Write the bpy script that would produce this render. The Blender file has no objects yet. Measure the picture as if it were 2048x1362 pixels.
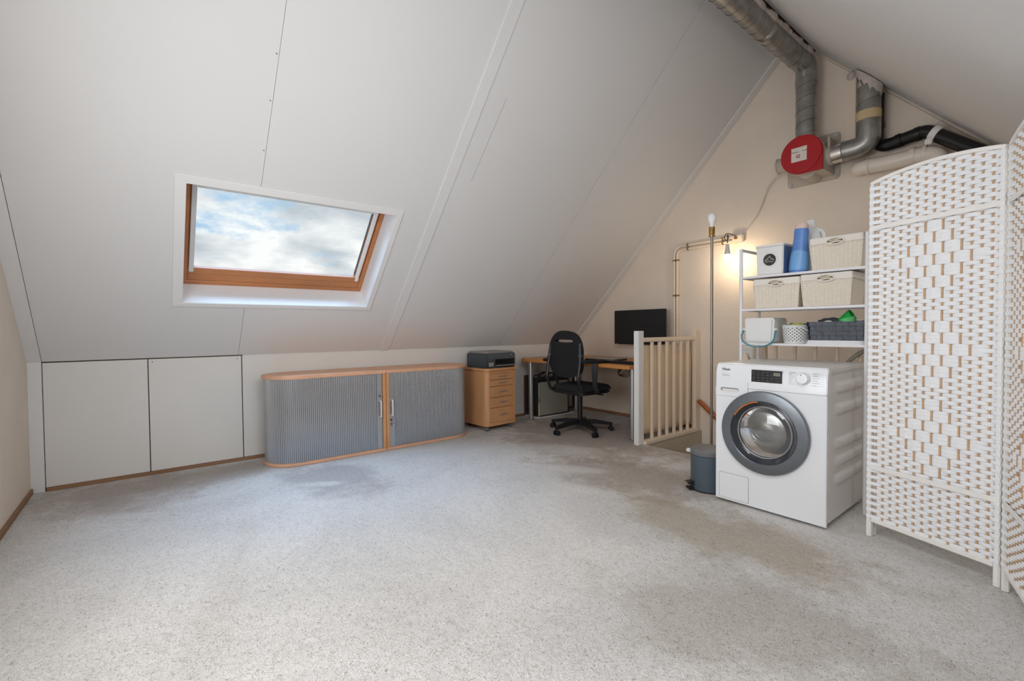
import bpy, bmesh, math, random
from mathutils import Matrix, Vector
random.seed(7)
SC = bpy.context.scene
COL = SC.collection
PI = math.pi

# ------------------------------------------------------------------ camera
FPX = 923.014
cam_d = bpy.data.cameras.new('camera'); cam = bpy.data.objects.new('camera', cam_d); COL.objects.link(cam)
cam_d.sensor_fit = 'HORIZONTAL'; cam_d.sensor_width = 36.0; cam_d.lens = FPX / 2048 * 36
cam_d.clip_start = 0.02
_r = Vector((0.62093328, 0.78382201, -0.00805743)); _u = Vector((-0.01433357, 0.02163107, 0.99966327))
_d = Vector((-0.78373236, 0.6206087, -0.02466642))
cam.matrix_world = Matrix(((_r.x, _u.x, -_d.x, 4.3742), (_r.y, _u.y, -_d.y, 0.0), (_r.z, _u.z, -_d.z, 1.0692), (0, 0, 0, 1)))
SC.camera = cam

# ------------------------------------------------------------------ world: partly cloudy sky
SKY_STRENGTH = 1.06
SKY_SEED = 2.2
SKY_SHIFT = (-0.5, 0.0, 0.0)
w = bpy.data.worlds.new('sky'); SC.world = w; w.use_nodes = True
nt = w.node_tree; nt.nodes.clear()
def wn(t, **kw):
    n = nt.nodes.new(t)
    for k_, v in kw.items(): setattr(n, k_, v)
    return n
def wl(a, b): nt.links.new(a, b)
tc = wn('ShaderNodeTexCoord'); sep = wn('ShaderNodeSeparateXYZ'); wl(tc.outputs['Generated'], sep.inputs[0])
ad = wn('ShaderNodeMath', operation='ADD'); wl(sep.outputs['Z'], ad.inputs[0]); ad.inputs[1].default_value = 0.22
mx = wn('ShaderNodeMath', operation='MAXIMUM'); wl(ad.outputs[0], mx.inputs[0]); mx.inputs[1].default_value = 0.08
dx = wn('ShaderNodeMath', operation='DIVIDE'); wl(sep.outputs['X'], dx.inputs[0]); wl(mx.outputs[0], dx.inputs[1])
dy = wn('ShaderNodeMath', operation='DIVIDE'); wl(sep.outputs['Y'], dy.inputs[0]); wl(mx.outputs[0], dy.inputs[1])
cmb = wn('ShaderNodeCombineXYZ'); wl(dx.outputs[0], cmb.inputs[0]); wl(dy.outputs[0], cmb.inputs[1]); cmb.inputs[2].default_value = SKY_SEED
n1 = wn('ShaderNodeTexNoise'); n1.inputs['Scale'].default_value = 1.9; n1.inputs['Detail'].default_value = 10; n1.inputs['Roughness'].default_value = 0.58
mp1 = wn('ShaderNodeMapping'); mp1.inputs['Location'].default_value = SKY_SHIFT; wl(cmb.outputs[0], mp1.inputs[0]); wl(mp1.outputs[0], n1.inputs['Vector'])
r1 = wn('ShaderNodeValToRGB'); r1.color_ramp.elements[0].position = 0.36; r1.color_ramp.elements[1].position = 0.45; wl(n1.outputs['Fac'], r1.inputs[0])
n2 = wn('ShaderNodeTexNoise'); n2.inputs['Scale'].default_value = 2.6; n2.inputs['Detail'].default_value = 7; n2.inputs['Roughness'].default_value = 0.5
mp = wn('ShaderNodeMapping'); mp.inputs['Location'].default_value = (4.1, 1.3, 0.4); wl(cmb.outputs[0], mp.inputs[0]); wl(mp.outputs[0], n2.inputs['Vector'])
r2 = wn('ShaderNodeValToRGB'); e = r2.color_ramp.elements
e[0].position = 0.36; e[0].color = (0.54, 0.59, 0.64, 1); e[1].position = 0.60; e[1].color = (0.99, 0.99, 0.99, 1)
wl(n2.outputs['Fac'], r2.inputs[0])
m1 = wn('ShaderNodeMixRGB'); wl(r1.outputs[0], m1.inputs[0]); m1.inputs[1].default_value = (0.42, 0.62, 0.83, 1); wl(r2.outputs[0], m1.inputs[2])
gt = wn('ShaderNodeMath', operation='GREATER_THAN'); wl(sep.outputs['Z'], gt.inputs[0]); gt.inputs[1].default_value = -0.005
m2 = wn('ShaderNodeMixRGB'); wl(gt.outputs[0], m2.inputs[0]); m2.inputs[1].default_value = (0.22, 0.21, 0.17, 1); wl(m1.outputs[0], m2.inputs[2])
bg = wn('ShaderNodeBackground'); bg.inputs['Strength'].default_value = SKY_STRENGTH; wl(m2.outputs[0], bg.inputs[0])
wo = wn('ShaderNodeOutputWorld'); wl(bg.outputs[0], wo.inputs[0])

# ------------------------------------------------------------------ lamps: diffuse sun of the bright sky + added area lamps out of view
def lamp(name, kind, loc, direction, energy, color, **kw):
    d = bpy.data.lights.new(name, kind); o = bpy.data.objects.new(name, d); COL.objects.link(o)
    o.location = loc; o.rotation_euler = Vector(direction).to_track_quat('-Z', 'Y').to_euler()
    d.energy = energy; d.color = color
    for k_, v in kw.items(): setattr(d, k_, v)
    return o
lamp('sun', 'SUN', (-3, 1, 4), (0.22, 0.12, -0.97), 10.5, (0.46, 0.74, 1.18), angle=math.radians(65))
lamp('skylight_fill', 'AREA', (4.0, 0.95, 2.17), (-0.70, 0.14, -0.70), 37, (0.93, 0.975, 1.03), shape='RECTANGLE', size=1.3, size_y=1.0)  # added area lamp standing in for an unseen skylight, no opening built
lamp('gable_fill', 'AREA', (2.7, -0.58, 1.25), (-0.1, 1, 0.0), 42, (0.95, 0.98, 1.01), shape='RECTANGLE', size=1.6, size_y=1.1)  # added fill lamp at the near gable, no window built there
lamp('rear_fill', 'AREA', (4.66, 3.2, 1.48), (-0.73, 0.0, -0.68), 3, (1.0, 0.985, 0.96), shape='RECTANGLE', size=1.0, size_y=0.9)  # added weak fill behind the screen, no skylight built there

SC.view_settings.view_transform = 'Standard'; SC.view_settings.look = 'None'; SC.view_settings.gamma = 1.0
SC.view_settings.use_curve_mapping = False
SC.view_settings.exposure = 0.0
cy = SC.cycles
cy.use_denoising = True; cy.max_bounces = 10; cy.diffuse_bounces = 6; cy.glossy_bounces = 4; cy.transparent_max_bounces = 12
cy.sample_clamp_indirect = 6.0; cy.caustics_reflective = False; cy.caustics_refractive = False

# ------------------------------------------------------------------ materials
def lin(c):
    return tuple(((x / 255) / 12.92 if x / 255 <= 0.04045 else ((x / 255 + 0.055) / 1.055) ** 2.4) for x in c)
def mat(name, col, rough=0.6, metal=0.0, var=0.06, vscale=6.0, stretch=(1, 1, 1), bump=0.0, bscale=60.0, bdist=0.003, spec=0.5, emit=None, coat=0.0, detail=4):
    m = bpy.data.materials.new(name); m.use_nodes = True
    t = m.node_tree; N = t.nodes; L = t.links
    p = N['Principled BSDF']
    c = lin(col)
    p.inputs['Roughness'].default_value = rough; p.inputs['Metallic'].default_value = metal
    p.inputs['Specular IOR Level'].default_value = spec; p.inputs['Coat Weight'].default_value = coat
    tcn = N.new('ShaderNodeTexCoord'); mpn = N.new('ShaderNodeMapping'); mpn.inputs['Scale'].default_value = stretch
    L.new(tcn.outputs['Object'], mpn.inputs[0])
    nz = N.new('ShaderNodeTexNoise'); nz.inputs['Scale'].default_value = vscale; nz.inputs['Detail'].default_value = detail
    L.new(mpn.outputs[0], nz.inputs['Vector'])
    rp = N.new('ShaderNodeValToRGB')
    rp.color_ramp.elements[0].position = 0.3; rp.color_ramp.elements[1].position = 0.7
    rp.color_ramp.elements[0].color = tuple(x * (1 - var) for x in c) + (1,)
    rp.color_ramp.elements[1].color = tuple(min(1, x * (1 + var)) for x in c) + (1,)
    L.new(nz.outputs['Fac'], rp.inputs[0]); L.new(rp.outputs[0], p.inputs['Base Color'])
    if bump:
        b2 = N.new('ShaderNodeTexNoise'); b2.inputs['Scale'].default_value = bscale; b2.inputs['Detail'].default_value = 3
        L.new(mpn.outputs[0], b2.inputs['Vector'])
        bp = N.new('ShaderNodeBump'); bp.inputs['Strength'].default_value = bump; bp.inputs['Distance'].default_value = bdist
        L.new(b2.outputs['Fac'], bp.inputs['Height']); L.new(bp.outputs[0], p.inputs['Normal'])
    if emit:
        p.inputs['Emission Color'].default_value = emit[0] + (1,); p.inputs['Emission Strength'].default_value = emit[1]
    return m
def glass_mat(name, tint, gloss, rough=0.02):
    m = bpy.data.materials.new(name); m.use_nodes = True
    t = m.node_tree; N = t.nodes; L = t.links; N.clear()
    tr = N.new('ShaderNodeBsdfTransparent'); tr.inputs[0].default_value = tint + (1,)
    gl = N.new('ShaderNodeBsdfGlossy'); gl.inputs['Roughness'].default_value = rough
    lw = N.new('ShaderNodeFresnel'); lw.inputs['IOR'].default_value = gloss
    mxn = N.new('ShaderNodeMixShader'); o = N.new('ShaderNodeOutputMaterial')
    L.new(lw.outputs[0], mxn.inputs[0]); L.new(tr.outputs[0], mxn.inputs[1]); L.new(gl.outputs[0], mxn.inputs[2]); L.new(mxn.outputs[0], o.inputs[0])
    return m

M = {}
M['slope'] = mat('slope_paint', (222, 221, 220), 0.75, var=0.012, vscale=1.2, bump=0.12, bscale=140, bdist=0.002)
M['slope_trim'] = mat('slope_trim_paint', (226, 225, 224), 0.6, var=0.015)
M['knee'] = mat('knee_board_paint', (224, 222, 218), 0.75, var=0.02, vscale=2, bump=0.1, bscale=120, bdist=0.002)
M['gable'] = mat('gable_wall_texture_paint', (230, 217, 202), 0.85, var=0.03, vscale=3, bump=0.5, bscale=75, bdist=0.006)
M['cream'] = mat('cream_gloss_paint', (234, 218, 198), 0.4, var=0.02)
M['lath'] = mat('grey_cream_lath', (204, 192, 178), 0.6, var=0.03)
M['reveal'] = mat('lit_reveal_white', (244, 247, 250), 0.35, var=0.005)  # brighter copy of the white paint, window light put into the colour
M['white_paint'] = mat('white_gloss_paint', (232, 231, 229), 0.4, var=0.01)
M['dark_gap'] = mat('dark_wood_gap', (84, 62, 48), 0.9, var=0.2, vscale=20)
M['brown_strip'] = mat('brown_skirting_wood', (142, 106, 76), 0.7, var=0.15, vscale=14, stretch=(1, 0.1, 1))
M['pine'] = mat('varnished_pine', (186, 122, 76), 0.42, var=0.14, vscale=9, stretch=(1, 0.25, 1), detail=6)
M['beech'] = mat('beech_veneer', (205, 150, 104), 0.45, var=0.08, vscale=14, stretch=(3, 0.3, 0.3), detail=6)
M['beech_edge'] = mat('beech_lipping', (218, 170, 138), 0.5, var=0.06, vscale=10)
M['desk_wood'] = mat('desk_veneer', (196, 134, 74), 0.4, var=0.08, vscale=12, stretch=(0.2, 2, 1))
M['alu'] = mat('silver_slat_plastic', (190, 192, 196), 0.25, metal=0.8, var=0.02)
M['alu_dark'] = mat('dark_backing', (70, 70, 72), 0.7)
M['steel'] = mat('brushed_steel', (196, 196, 198), 0.3, metal=0.75, var=0.03)
M['pole'] = mat('dull_lamp_pole', (150, 140, 134), 0.3, metal=0.85, var=0.08)
M['chrome'] = mat('chrome', (215, 215, 218), 0.12, metal=1.0, var=0.02)
M['galv'] = mat('galvanised_steel', (160, 159, 155), 0.36, metal=0.8, var=0.28, vscale=11, bump=0.15, bscale=30)
M['galv_dark'] = mat('dark_duct_seam', (96, 94, 90), 0.5, metal=0.6)
M['galv_bright'] = mat('bright_spiral_sleeve', (215, 208, 200), 0.24, metal=0.9, var=0.08, vscale=14)
M['foam'] = mat('pinkish_sealing_foam', (196, 184, 178), 0.95, var=0.12, vscale=25, bump=0.6, bscale=70)
M['black'] = mat('black_fabric', (22, 23, 27), 0.9, var=0.2, vscale=60, bump=0.3, bscale=220)
M['black_pl'] = mat('black_plastic', (26, 28, 32), 0.42, var=0.1)
M['black_pipe'] = mat('black_gloss_pipe', (20, 20, 22), 0.2, var=0.1)
M['screen_black'] = mat('screen_black', (24, 25, 28), 0.35, var=0.05)
M['dark_grey'] = mat('dark_grey_plastic', (62, 70, 76), 0.4, var=0.08)
M['grey_lid'] = mat('taupe_grey_plastic', (150, 144, 137), 0.45, var=0.05)
M['pc_panel'] = mat('pale_grey_panel', (158, 156, 146), 0.5, var=0.04)
M['white_pl'] = mat('white_plastic', (226, 226, 224), 0.42, var=0.015)
M['pipe_white'] = mat('white_pvc_pipe', (224, 214, 203), 0.35, var=0.03)
M['appliance'] = mat('white_appliance_enamel', (232, 234, 237), 0.24, var=0.006, coat=0.2)
M['appl_side'] = mat('white_appliance_sheet', (226, 224, 221), 0.32, var=0.01)
M['seam'] = mat('shadow_seam_grey', (150, 152, 155), 0.6)
M['ring'] = mat('graphite_door_ring', (118, 124, 130), 0.3, metal=0.65, var=0.05, vscale=40)
M['ring_dark'] = mat('dark_gloss_inner_ring', (42, 46, 54), 0.12, var=0.05, coat=0.4)
M['orange'] = mat('orange_accent', (214, 122, 48), 0.5)
M['rubber'] = mat('grey_rubber', (112, 112, 112), 0.7)
M['drum'] = mat('steel_drum', (185, 183, 178), 0.25, metal=0.9, var=0.15, vscale=18)
M['ink'] = mat('dark_print', (52, 50, 52), 0.6)
M['ink_grey'] = mat('grey_print', (158, 160, 166), 0.6)
M['display'] = mat('black_display_glass', (30, 33, 37), 0.18, coat=0.3)
M['display_mark'] = mat('display_symbol_grey', (104, 110, 112), 0.5)
M['display_lcd'] = mat('lcd_grey_green', (116, 120, 104), 0.4)
M['bin'] = mat('blue_grey_bin_metal', (82, 94, 106), 0.36, metal=0.2, var=0.05)
M['bin_lid'] = mat('grey_bin_lid', (112, 112, 116), 0.42, metal=0.1, var=0.05)
M['brass'] = mat('aged_brass', (176, 142, 84), 0.3, metal=0.9, var=0.15, vscale=40)
M['bulb_off'] = mat('opal_bulb_glass', (240, 238, 236), 0.3, var=0.01)
M['bulb_on'] = mat('lit_bulb', (255, 236, 205), 0.4, emit=((1.0, 0.78, 0.52), 140.0))
M['red'] = mat('red_fan_cover', (176, 12, 26), 0.36, var=0.06, vscale=5)
M['fan_grey'] = mat('grey_fan_housing', (186, 176, 164), 0.5, var=0.04)
M['label'] = mat('white_label_print', (226, 218, 206), 0.6, var=0.02)
M['tape'] = mat('beige_masking_tape', (206, 182, 142), 0.7, var=0.05)
M['mahogany'] = mat('varnished_handrail_wood', (164, 92, 46), 0.3, var=0.12, vscale=10, stretch=(0.3, 1, 1))
M['cloth'] = mat('cream_cloth', (236, 214, 184), 0.9, var=0.04, bump=0.15, bscale=200)
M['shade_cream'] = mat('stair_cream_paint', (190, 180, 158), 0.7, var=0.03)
M['rack'] = mat('white_powder_coat', (230, 229, 231), 0.4, var=0.01)
M['rope'] = mat('cream_paper_rope', (232, 222, 206), 0.85, var=0.06, vscale=40, stretch=(1, 1, 5), bump=0.7, bscale=130, bdist=0.003)
M['liner'] = mat('cream_cotton_liner', (232, 226, 217), 0.95, var=0.03, bump=0.2, bscale=60)
M['opening_shade'] = mat('shaded_opening', (120, 104, 84), 0.95)
M['weave'] = mat('white_paper_weave', (240, 241, 243), 0.8, var=0.03, vscale=30, stretch=(0.4, 0.4, 6), bump=0.25, bscale=160, bdist=0.001)
M['screen_paint'] = mat('whitewashed_wood', (238, 235, 231), 0.6, var=0.03, vscale=16)
M['stick'] = mat('tan_stick', (202, 166, 130), 0.7, var=0.1, vscale=50)
M['blue'] = mat('blue_bottle_plastic', (92, 134, 200), 0.35, var=0.12, vscale=12)
M['blue_light'] = mat('light_blue_plastic', (118, 170, 222), 0.35, var=0.06)
M['blue_side'] = mat('blue_printed_side', (88, 120, 160), 0.5, var=0.12)
M['cap_pink'] = mat('pale_pink_cap', (224, 196, 186), 0.4)
M['teal'] = mat('teal_handle_plastic', (46, 142, 160), 0.4)
M['yellow'] = mat('yellow_green_cloth', (196, 196, 62), 0.9, var=0.15, vscale=30)
M['green_cloth'] = mat('green_cloth', (74, 130, 84), 0.9, var=0.15, vscale=30)
M['teal_cloth'] = mat('dark_teal_cloth', (30, 112, 120), 0.9, var=0.15, vscale=30)
M['felt'] = mat('grey_felt_band', (94, 98, 106), 0.95, var=0.12, vscale=40, bump=0.4, bscale=150)
M['pouch'] = mat('dark_grey_pouch', (66, 68, 74), 0.8, var=0.2, vscale=25)
M['green'] = mat('green_plastic', (24, 168, 62), 0.35, var=0.15, vscale=16)
M['green_pale'] = mat('pale_green_plastic', (92, 186, 112), 0.3, var=0.1)
M['clear_grey'] = mat('frosted_grey_plastic', (166, 160, 152), 0.35)
M['paper'] = mat('white_paper', (232, 232, 236), 0.8, var=0.01)
M['hose'] = mat('grey_hose', (148, 144, 132), 0.5)
M['cable_w'] = mat('white_cable', (205, 196, 184), 0.6)
M['glass'] = glass_mat('window_glass', (0.97, 0.985, 0.98), 1.25)
M['door_glass'] = glass_mat('washer_door_glass', (0.70, 0.72, 0.74), 1.75, 0.03)

# carpet: short loop pile, worn and soiled in places
def carpet_mat():
    m = bpy.data.materials.new('carpet'); m.use_nodes = True
    t = m.node_tree; N = t.nodes; L = t.links; p = N['Principled BSDF']
    p.inputs['Roughness'].default_value = 1.0; p.inputs['Specular IOR Level'].default_value = 0.08
    p.inputs['Sheen Weight'].default_value = 0.12; p.inputs['Sheen Roughness'].default_value = 0.6
    tcn = N.new('ShaderNodeTexCoord')
    def noise(scale, detail, rough=0.55, dist=0.0, st=(1, 1, 1)):
        mpn = N.new('ShaderNodeMapping'); mpn.inputs['Scale'].default_value = st; L.new(tcn.outputs['Object'], mpn.inputs[0])
        n = N.new('ShaderNodeTexNoise'); n.inputs['Scale'].default_value = scale; n.inputs['Detail'].default_value = detail
        n.inputs['Roughness'].default_value = rough; n.inputs['Distortion'].default_value = dist
        L.new(mpn.outputs[0], n.inputs['Vector']); return n
    def ramp(src, a, ca, b, cb):
        r = N.new('ShaderNodeValToRGB'); r.color_ramp.elements[0].position = a; r.color_ramp.elements[1].position = b
        r.color_ramp.elements[0].color = (*ca, 1); r.color_ramp.elements[1].color = (*cb, 1); L.new(src, r.inputs[0]); return r
    def mixm(a, b, mode, f):
        x = N.new('ShaderNodeMixRGB'); x.blend_type = mode
        if isinstance(f, float): x.inputs[0].default_value = f
        else: L.new(f, x.inputs[0])
        L.new(a, x.inputs[1]); L.new(b, x.inputs[2]); return x
    big = noise(0.9, 5, 0.6, 0.8)
    base = ramp(big.outputs['Fac'], 0.34, lin((208, 204, 200)), 0.60, lin((225, 221, 217)))
    # soiled walking patches with their own outline, warped by noise
    wob = noise(3.0, 9, 0.74)
    def spot(x, y, rx, ry, rot, soft=0.55):
        mpn = N.new('ShaderNodeMapping'); mpn.vector_type = 'TEXTURE'
        mpn.inputs['Location'].default_value = (x, y, 0); mpn.inputs['Rotation'].default_value = (0, 0, rot); mpn.inputs['Scale'].default_value = (rx, ry, 1)
        L.new(tcn.outputs['Object'], mpn.inputs[0])
        ln = N.new('ShaderNodeVectorMath'); ln.operation = 'LENGTH'; L.new(mpn.outputs[0], ln.inputs[0])
        a = N.new('ShaderNodeMath'); a.operation = 'MULTIPLY_ADD'; L.new(wob.outputs['Fac'], a.inputs[0]); a.inputs[1].default_value = 2.6; a.inputs[2].default_value = -1.3
        s = N.new('ShaderNodeMath'); s.operation = 'ADD'; L.new(ln.outputs['Value'], s.inputs[0]); L.new(a.outputs[0], s.inputs[1])
        r = ramp(s.outputs[0], 1 - soft, (1, 1, 1), 1.0, (0, 0, 0)); return r.outputs[0]
    cur = base.outputs[0]
    for (x, y, rx, ry, rot, colr, f) in ((1.0, 1.05, 0.6, 0.35, 0.3, (160, 153, 152), 0.6), (2.3, 2.75, 0.9, 0.5, 0.2, (172, 158, 144), 0.75),
                                        (3.2, 2.35, 0.85, 0.36, -0.1, (172, 156, 132), 0.65), (1.2, 3.4, 1.4, 0.85, 0.0, (170, 154, 140), 0.85),
                                        (0.35, -0.15, 0.6, 0.5, 0.4, (172, 160, 152), 0.75), (0.3, 0.4, 0.3, 0.7, 0.1, (174, 164, 156), 0.7),
                                        (3.6, 1.7, 0.6, 0.45, 0.4, (180, 170, 158), 0.6), (2.3, 0.2, 1.1, 0.10, -0.25, (190, 182, 172), 0.2)):
        rgb = N.new('ShaderNodeRGB'); rgb.outputs[0].default_value = (*lin(colr), 1)
        g = N.new('ShaderNodeMath'); g.operation = 'MULTIPLY'; L.new(spot(x, y, rx, ry, rot), g.inputs[0]); g.inputs[1].default_value = f
        cur = mixm(cur, rgb.outputs[0], 'MIX', g.outputs[0]).outputs[0]
    for (x, y, rx, ry, rot) in ((1.05, 0.95, 0.22, 0.07, 1.0), (1.9, 2.5, 0.4, 0.12, 0.6), (2.3, 2.25, 0.3, 0.1, 0.2), (1.5, 2.9, 0.35, 0.2, 0.5)):
        rgb = N.new('ShaderNodeRGB'); rgb.outputs[0].default_value = (*lin((232, 228, 224)), 1)
        g = N.new('ShaderNodeMath'); g.operation = 'MULTIPLY'; L.new(spot(x, y, rx, ry, rot), g.inputs[0]); g.inputs[1].default_value = 0.6
        cur = mixm(cur, rgb.outputs[0], 'MIX', g.outputs[0]).outputs[0]
    loop = noise(112, 2.0, 0.5, 1.8)
    pile = ramp(loop.outputs['Fac'], 0.29, (0.34, 0.31, 0.28), 0.445, (1.0, 1.0, 1.0))
    mid = noise(26, 5, 0.7, 0.6)
    midr = ramp(mid.outputs['Fac'], 0.34, (0.84, 0.83, 0.81), 0.56, (1.03, 1.03, 1.03))
    cur = mixm(cur, pile.outputs[0], 'MULTIPLY', 0.9).outputs[0]
    cur = mixm(cur, midr.outputs[0], 'MULTIPLY', 0.45).outputs[0]
    L.new(cur, p.inputs['Base Color'])
    h = N.new('ShaderNodeMath'); h.operation = 'MULTIPLY_ADD'; L.new(loop.outputs['Fac'], h.inputs[0]); h.inputs[1].default_value = 1.0
    L.new(mid.outputs['Fac'], h.inputs[2])
    bp = N.new('ShaderNodeBump'); bp.inputs['Strength'].default_value = 0.85; bp.inputs['Distance'].default_value = 0.008
    L.new(h.outputs[0], bp.inputs['Height']); L.new(bp.outputs[0], p.inputs['Normal'])
    return m
M['carpet'] = carpet_mat()

# ------------------------------------------------------------------ mesh helpers
I4 = Matrix.Identity(4)
ROOTM = {}
class B:
    def __init__(s, X=None):
        s.bm = bmesh.new(); s.X = X or I4
    def _add(s, vs, fs):
        vv = [s.bm.verts.new(s.X @ Vector(v)) for v in vs]
        for f in fs:
            try: s.bm.faces.new([vv[i] for i in f])
            except ValueError: pass
        return vv
    def box(s, x0, x1, y0, y1, z0, z1, bev=0.0, seg=2, X=None):
        t = bmesh.new()
        vs = [t.verts.new(v) for v in ((x0, y0, z0), (x1, y0, z0), (x1, y1, z0), (x0, y1, z0), (x0, y0, z1), (x1, y0, z1), (x1, y1, z1), (x0, y1, z1))]
        for f in ((3, 2, 1, 0), (4, 5, 6, 7), (0, 1, 5, 4), (1, 2, 6, 5), (2, 3, 7, 6), (3, 0, 4, 7)): t.faces.new([vs[i] for i in f])
        if bev: bmesh.ops.bevel(t, geom=t.edges[:], offset=bev, segments=seg, affect='EDGES', clamp_overlap=True)
        s.merge(t, X); return s
    def merge(s, t, X=None):
        m = s.X @ X if X is not None else s.X
        t.verts.ensure_lookup_table(); t.verts.index_update()
        vv = [s.bm.verts.new(m @ v.co) for v in t.verts]
        for f in t.faces:
            try: s.bm.faces.new([vv[v.index] for v in f.verts])
            except ValueError: pass
        t.free()
    def cyl(s, p0, p1, r, seg=16, r2=None, cap=True):
        return s.tube([p0, p1], r, seg, cap=cap, radii=[r, r if r2 is None else r2])
    def tube(s, pts, r, seg=8, closed=False, cap=True, radii=None, sq=None):
        P = [Vector(p) for p in pts]; n = len(P)
        T = []
        for i in range(n):
            a = P[(i - 1) % n] if (closed or i > 0) else P[i]; b = P[(i + 1) % n] if (closed or i < n - 1) else P[i]
            t = (b - a); T.append(t.normalized() if t.length > 1e-9 else Vector((0, 0, 1)))
        up = Vector((0, 0, 1)) if abs(T[0].z) < 0.9 else Vector((1, 0, 0))
        nrm = (up - T[0] * up.dot(T[0])).normalized()
        rings = []
        for i in range(n):
            nrm = (nrm - T[i] * nrm.dot(T[i])).normalized(); bi = T[i].cross(nrm)
            rr = radii[i] if radii else r
            ring = []
            for k_ in range(seg):
                a = 2 * PI * (k_ + (0.5 if sq else 0)) / seg
                ring.append(s.bm.verts.new(s.X @ (P[i] + nrm * (rr * math.cos(a) * (sq[0] if sq else 1)) + bi * (rr * math.sin(a) * (sq[1] if sq else 1)))))
            rings.append(ring)
        for i in range(n if closed else n - 1):
            A = rings[i]; C = rings[(i + 1) % n]
            for k_ in range(seg):
                s.bm.faces.new((A[k_], A[(k_ + 1) % seg], C[(k_ + 1) % seg], C[k_]))
        if cap and not closed:
            s.bm.faces.new(rings[0][::-1]); s.bm.faces.new(rings[-1])
        return s
    def lathe(s, prof, seg=24, X=None, closed=False):
        m = s.X @ X if X is not None else s.X
        rings = []
        for r, z in prof:
            if r < 1e-6: rings.append([s.bm.verts.new(m @ Vector((0, 0, z)))])
            else: rings.append([s.bm.verts.new(m @ Vector((r * math.cos(2 * PI * k_ / seg), r * math.sin(2 * PI * k_ / seg), z))) for k_ in range(seg)])
        if closed: rings.append(rings[0])
        for A, C in zip(rings[:-1], rings[1:]):
            for k_ in range(seg):
                q = [A[k_ % len(A)], A[(k_ + 1) % len(A)], C[(k_ + 1) % len(C)], C[k_ % len(C)]]
                u_ = []
                for v in q:
                    if v not in u_: u_.append(v)
                if len(u_) > 2:
                    try: s.bm.faces.new(u_)
                    except ValueError: pass
        return s
    def prism(s, poly, z0, z1, X=None, bev=0.0):
        t = bmesh.new()
        lo = [t.verts.new((x, y, z0)) for x, y in poly]; hi = [t.verts.new((x, y, z1)) for x, y in poly]
        t.faces.new(lo[::-1]); t.faces.new(hi); n = len(poly)
        for i in range(n): t.faces.new((lo[i], lo[(i + 1) % n], hi[(i + 1) % n], hi[i]))
        bmesh.ops.recalc_face_normals(t, faces=t.faces[:])
        if bev:
            ed = [e_ for e_ in t.edges if abs(e_.verts[0].co.z - e_.verts[1].co.z) < 1e-6]
            bmesh.ops.bevel(t, geom=ed, offset=bev, segments=2, affect='EDGES', clamp_overlap=True)
        s.merge(t, X); return s
    def ball(s, c, r, sc=(1, 1, 1), u_=14, v_=8):
        t = bmesh.new(); bmesh.ops.create_uvsphere(t, u_segments=u_, v_segments=v_, radius=r)
        s.merge(t, Matrix.Translation(c) @ Matrix.Diagonal((*sc, 1))); return s
    def build(s, name, m, parent=None, ang=35, world=False):
        bmesh.ops.recalc_face_normals(s.bm, faces=s.bm.faces[:])
        if world and parent is not None:
            rt = parent
            while rt.parent: rt = rt.parent
            if rt.name in ROOTM: s.bm.transform(ROOTM[rt.name].inverted())
        me = bpy.data.meshes.new(name); s.bm.to_mesh(me); s.bm.free()
        if ang:
            me.shade_smooth(); me.set_sharp_from_angle(angle=math.radians(ang))
        me.materials.append(m)
        o = bpy.data.objects.new(name, me); COL.objects.link(o)
        if parent is not None: o.parent = parent
        return o
def tag(o, label, cat, group=None, kind=None):
    o['label'] = label; o['category'] = cat
    if group: o['group'] = group
    if kind: o['kind'] = kind
    return o
def thing(name, label, cat, loc=(0, 0, 0), rz=0.0, group=None):
    o = bpy.data.objects.new(name, None); COL.objects.link(o); o.empty_display_size = 0.1
    o.location = loc; o.rotation_euler = (0, 0, rz)
    ROOTM[o.name] = Matrix.Translation(loc) @ Matrix.Rotation(rz, 4, 'Z')
    return tag(o, label, cat, group)
def copy_obj(o, parent=None):
    c = o.copy(); COL.objects.link(c)
    if parent is not None: c.parent = parent
    return c
def fillet(pts, r, n=6):
    P = [Vector(p) for p in pts]; out = [P[0]]
    for i in range(1, len(P) - 1):
        a = (P[i - 1] - P[i]); b = (P[i + 1] - P[i]); ang = a.angle(b)
        d = min(r / math.tan(ang / 2), a.length * 0.49, b.length * 0.49)
        a.normalize(); b.normalize(); p0 = P[i] + a * d; p1 = P[i] + b * d
        for k_ in range(n + 1):
            t = k_ / n; out.append(p0 * (1 - t) ** 2 + P[i] * 2 * t * (1 - t) + p1 * t * t)
    out.append(P[-1]); return out
def roundrect(x0, x1, y0, y1, r, n=4):
    out = []
    for cx, cy_, a0 in ((x1 - r, y0 + r, -90), (x1 - r, y1 - r, 0), (x0 + r, y1 - r, 90), (x0 + r, y0 + r, 180)):
        for k_ in range(n + 1):
            a = math.radians(a0 + 90 * k_ / n); out.append((cx + r * math.cos(a), cy_ + r * math.sin(a)))
    return out
RX90 = Matrix.Rotation(math.radians(90), 4, 'X')
def T(x, y, z): return Matrix.Translation((x, y, z))
def text_bm(s, size, depth):
    cu = bpy.data.curves.new('lettering', 'FONT'); cu.body = s; cu.size = size; cu.extrude = depth; cu.resolution_u = 3
    ob = bpy.data.objects.new('lettering', cu); COL.objects.link(ob)
    bpy.context.view_layer.update()
    me = bpy.data.meshes.new_from_object(ob.evaluated_get(bpy.context.evaluated_depsgraph_get()))
    t = bmesh.new(); t.from_mesh(me)
    bpy.data.objects.remove(ob); bpy.data.curves.remove(cu); bpy.data.meshes.remove(me)
    return t

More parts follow.
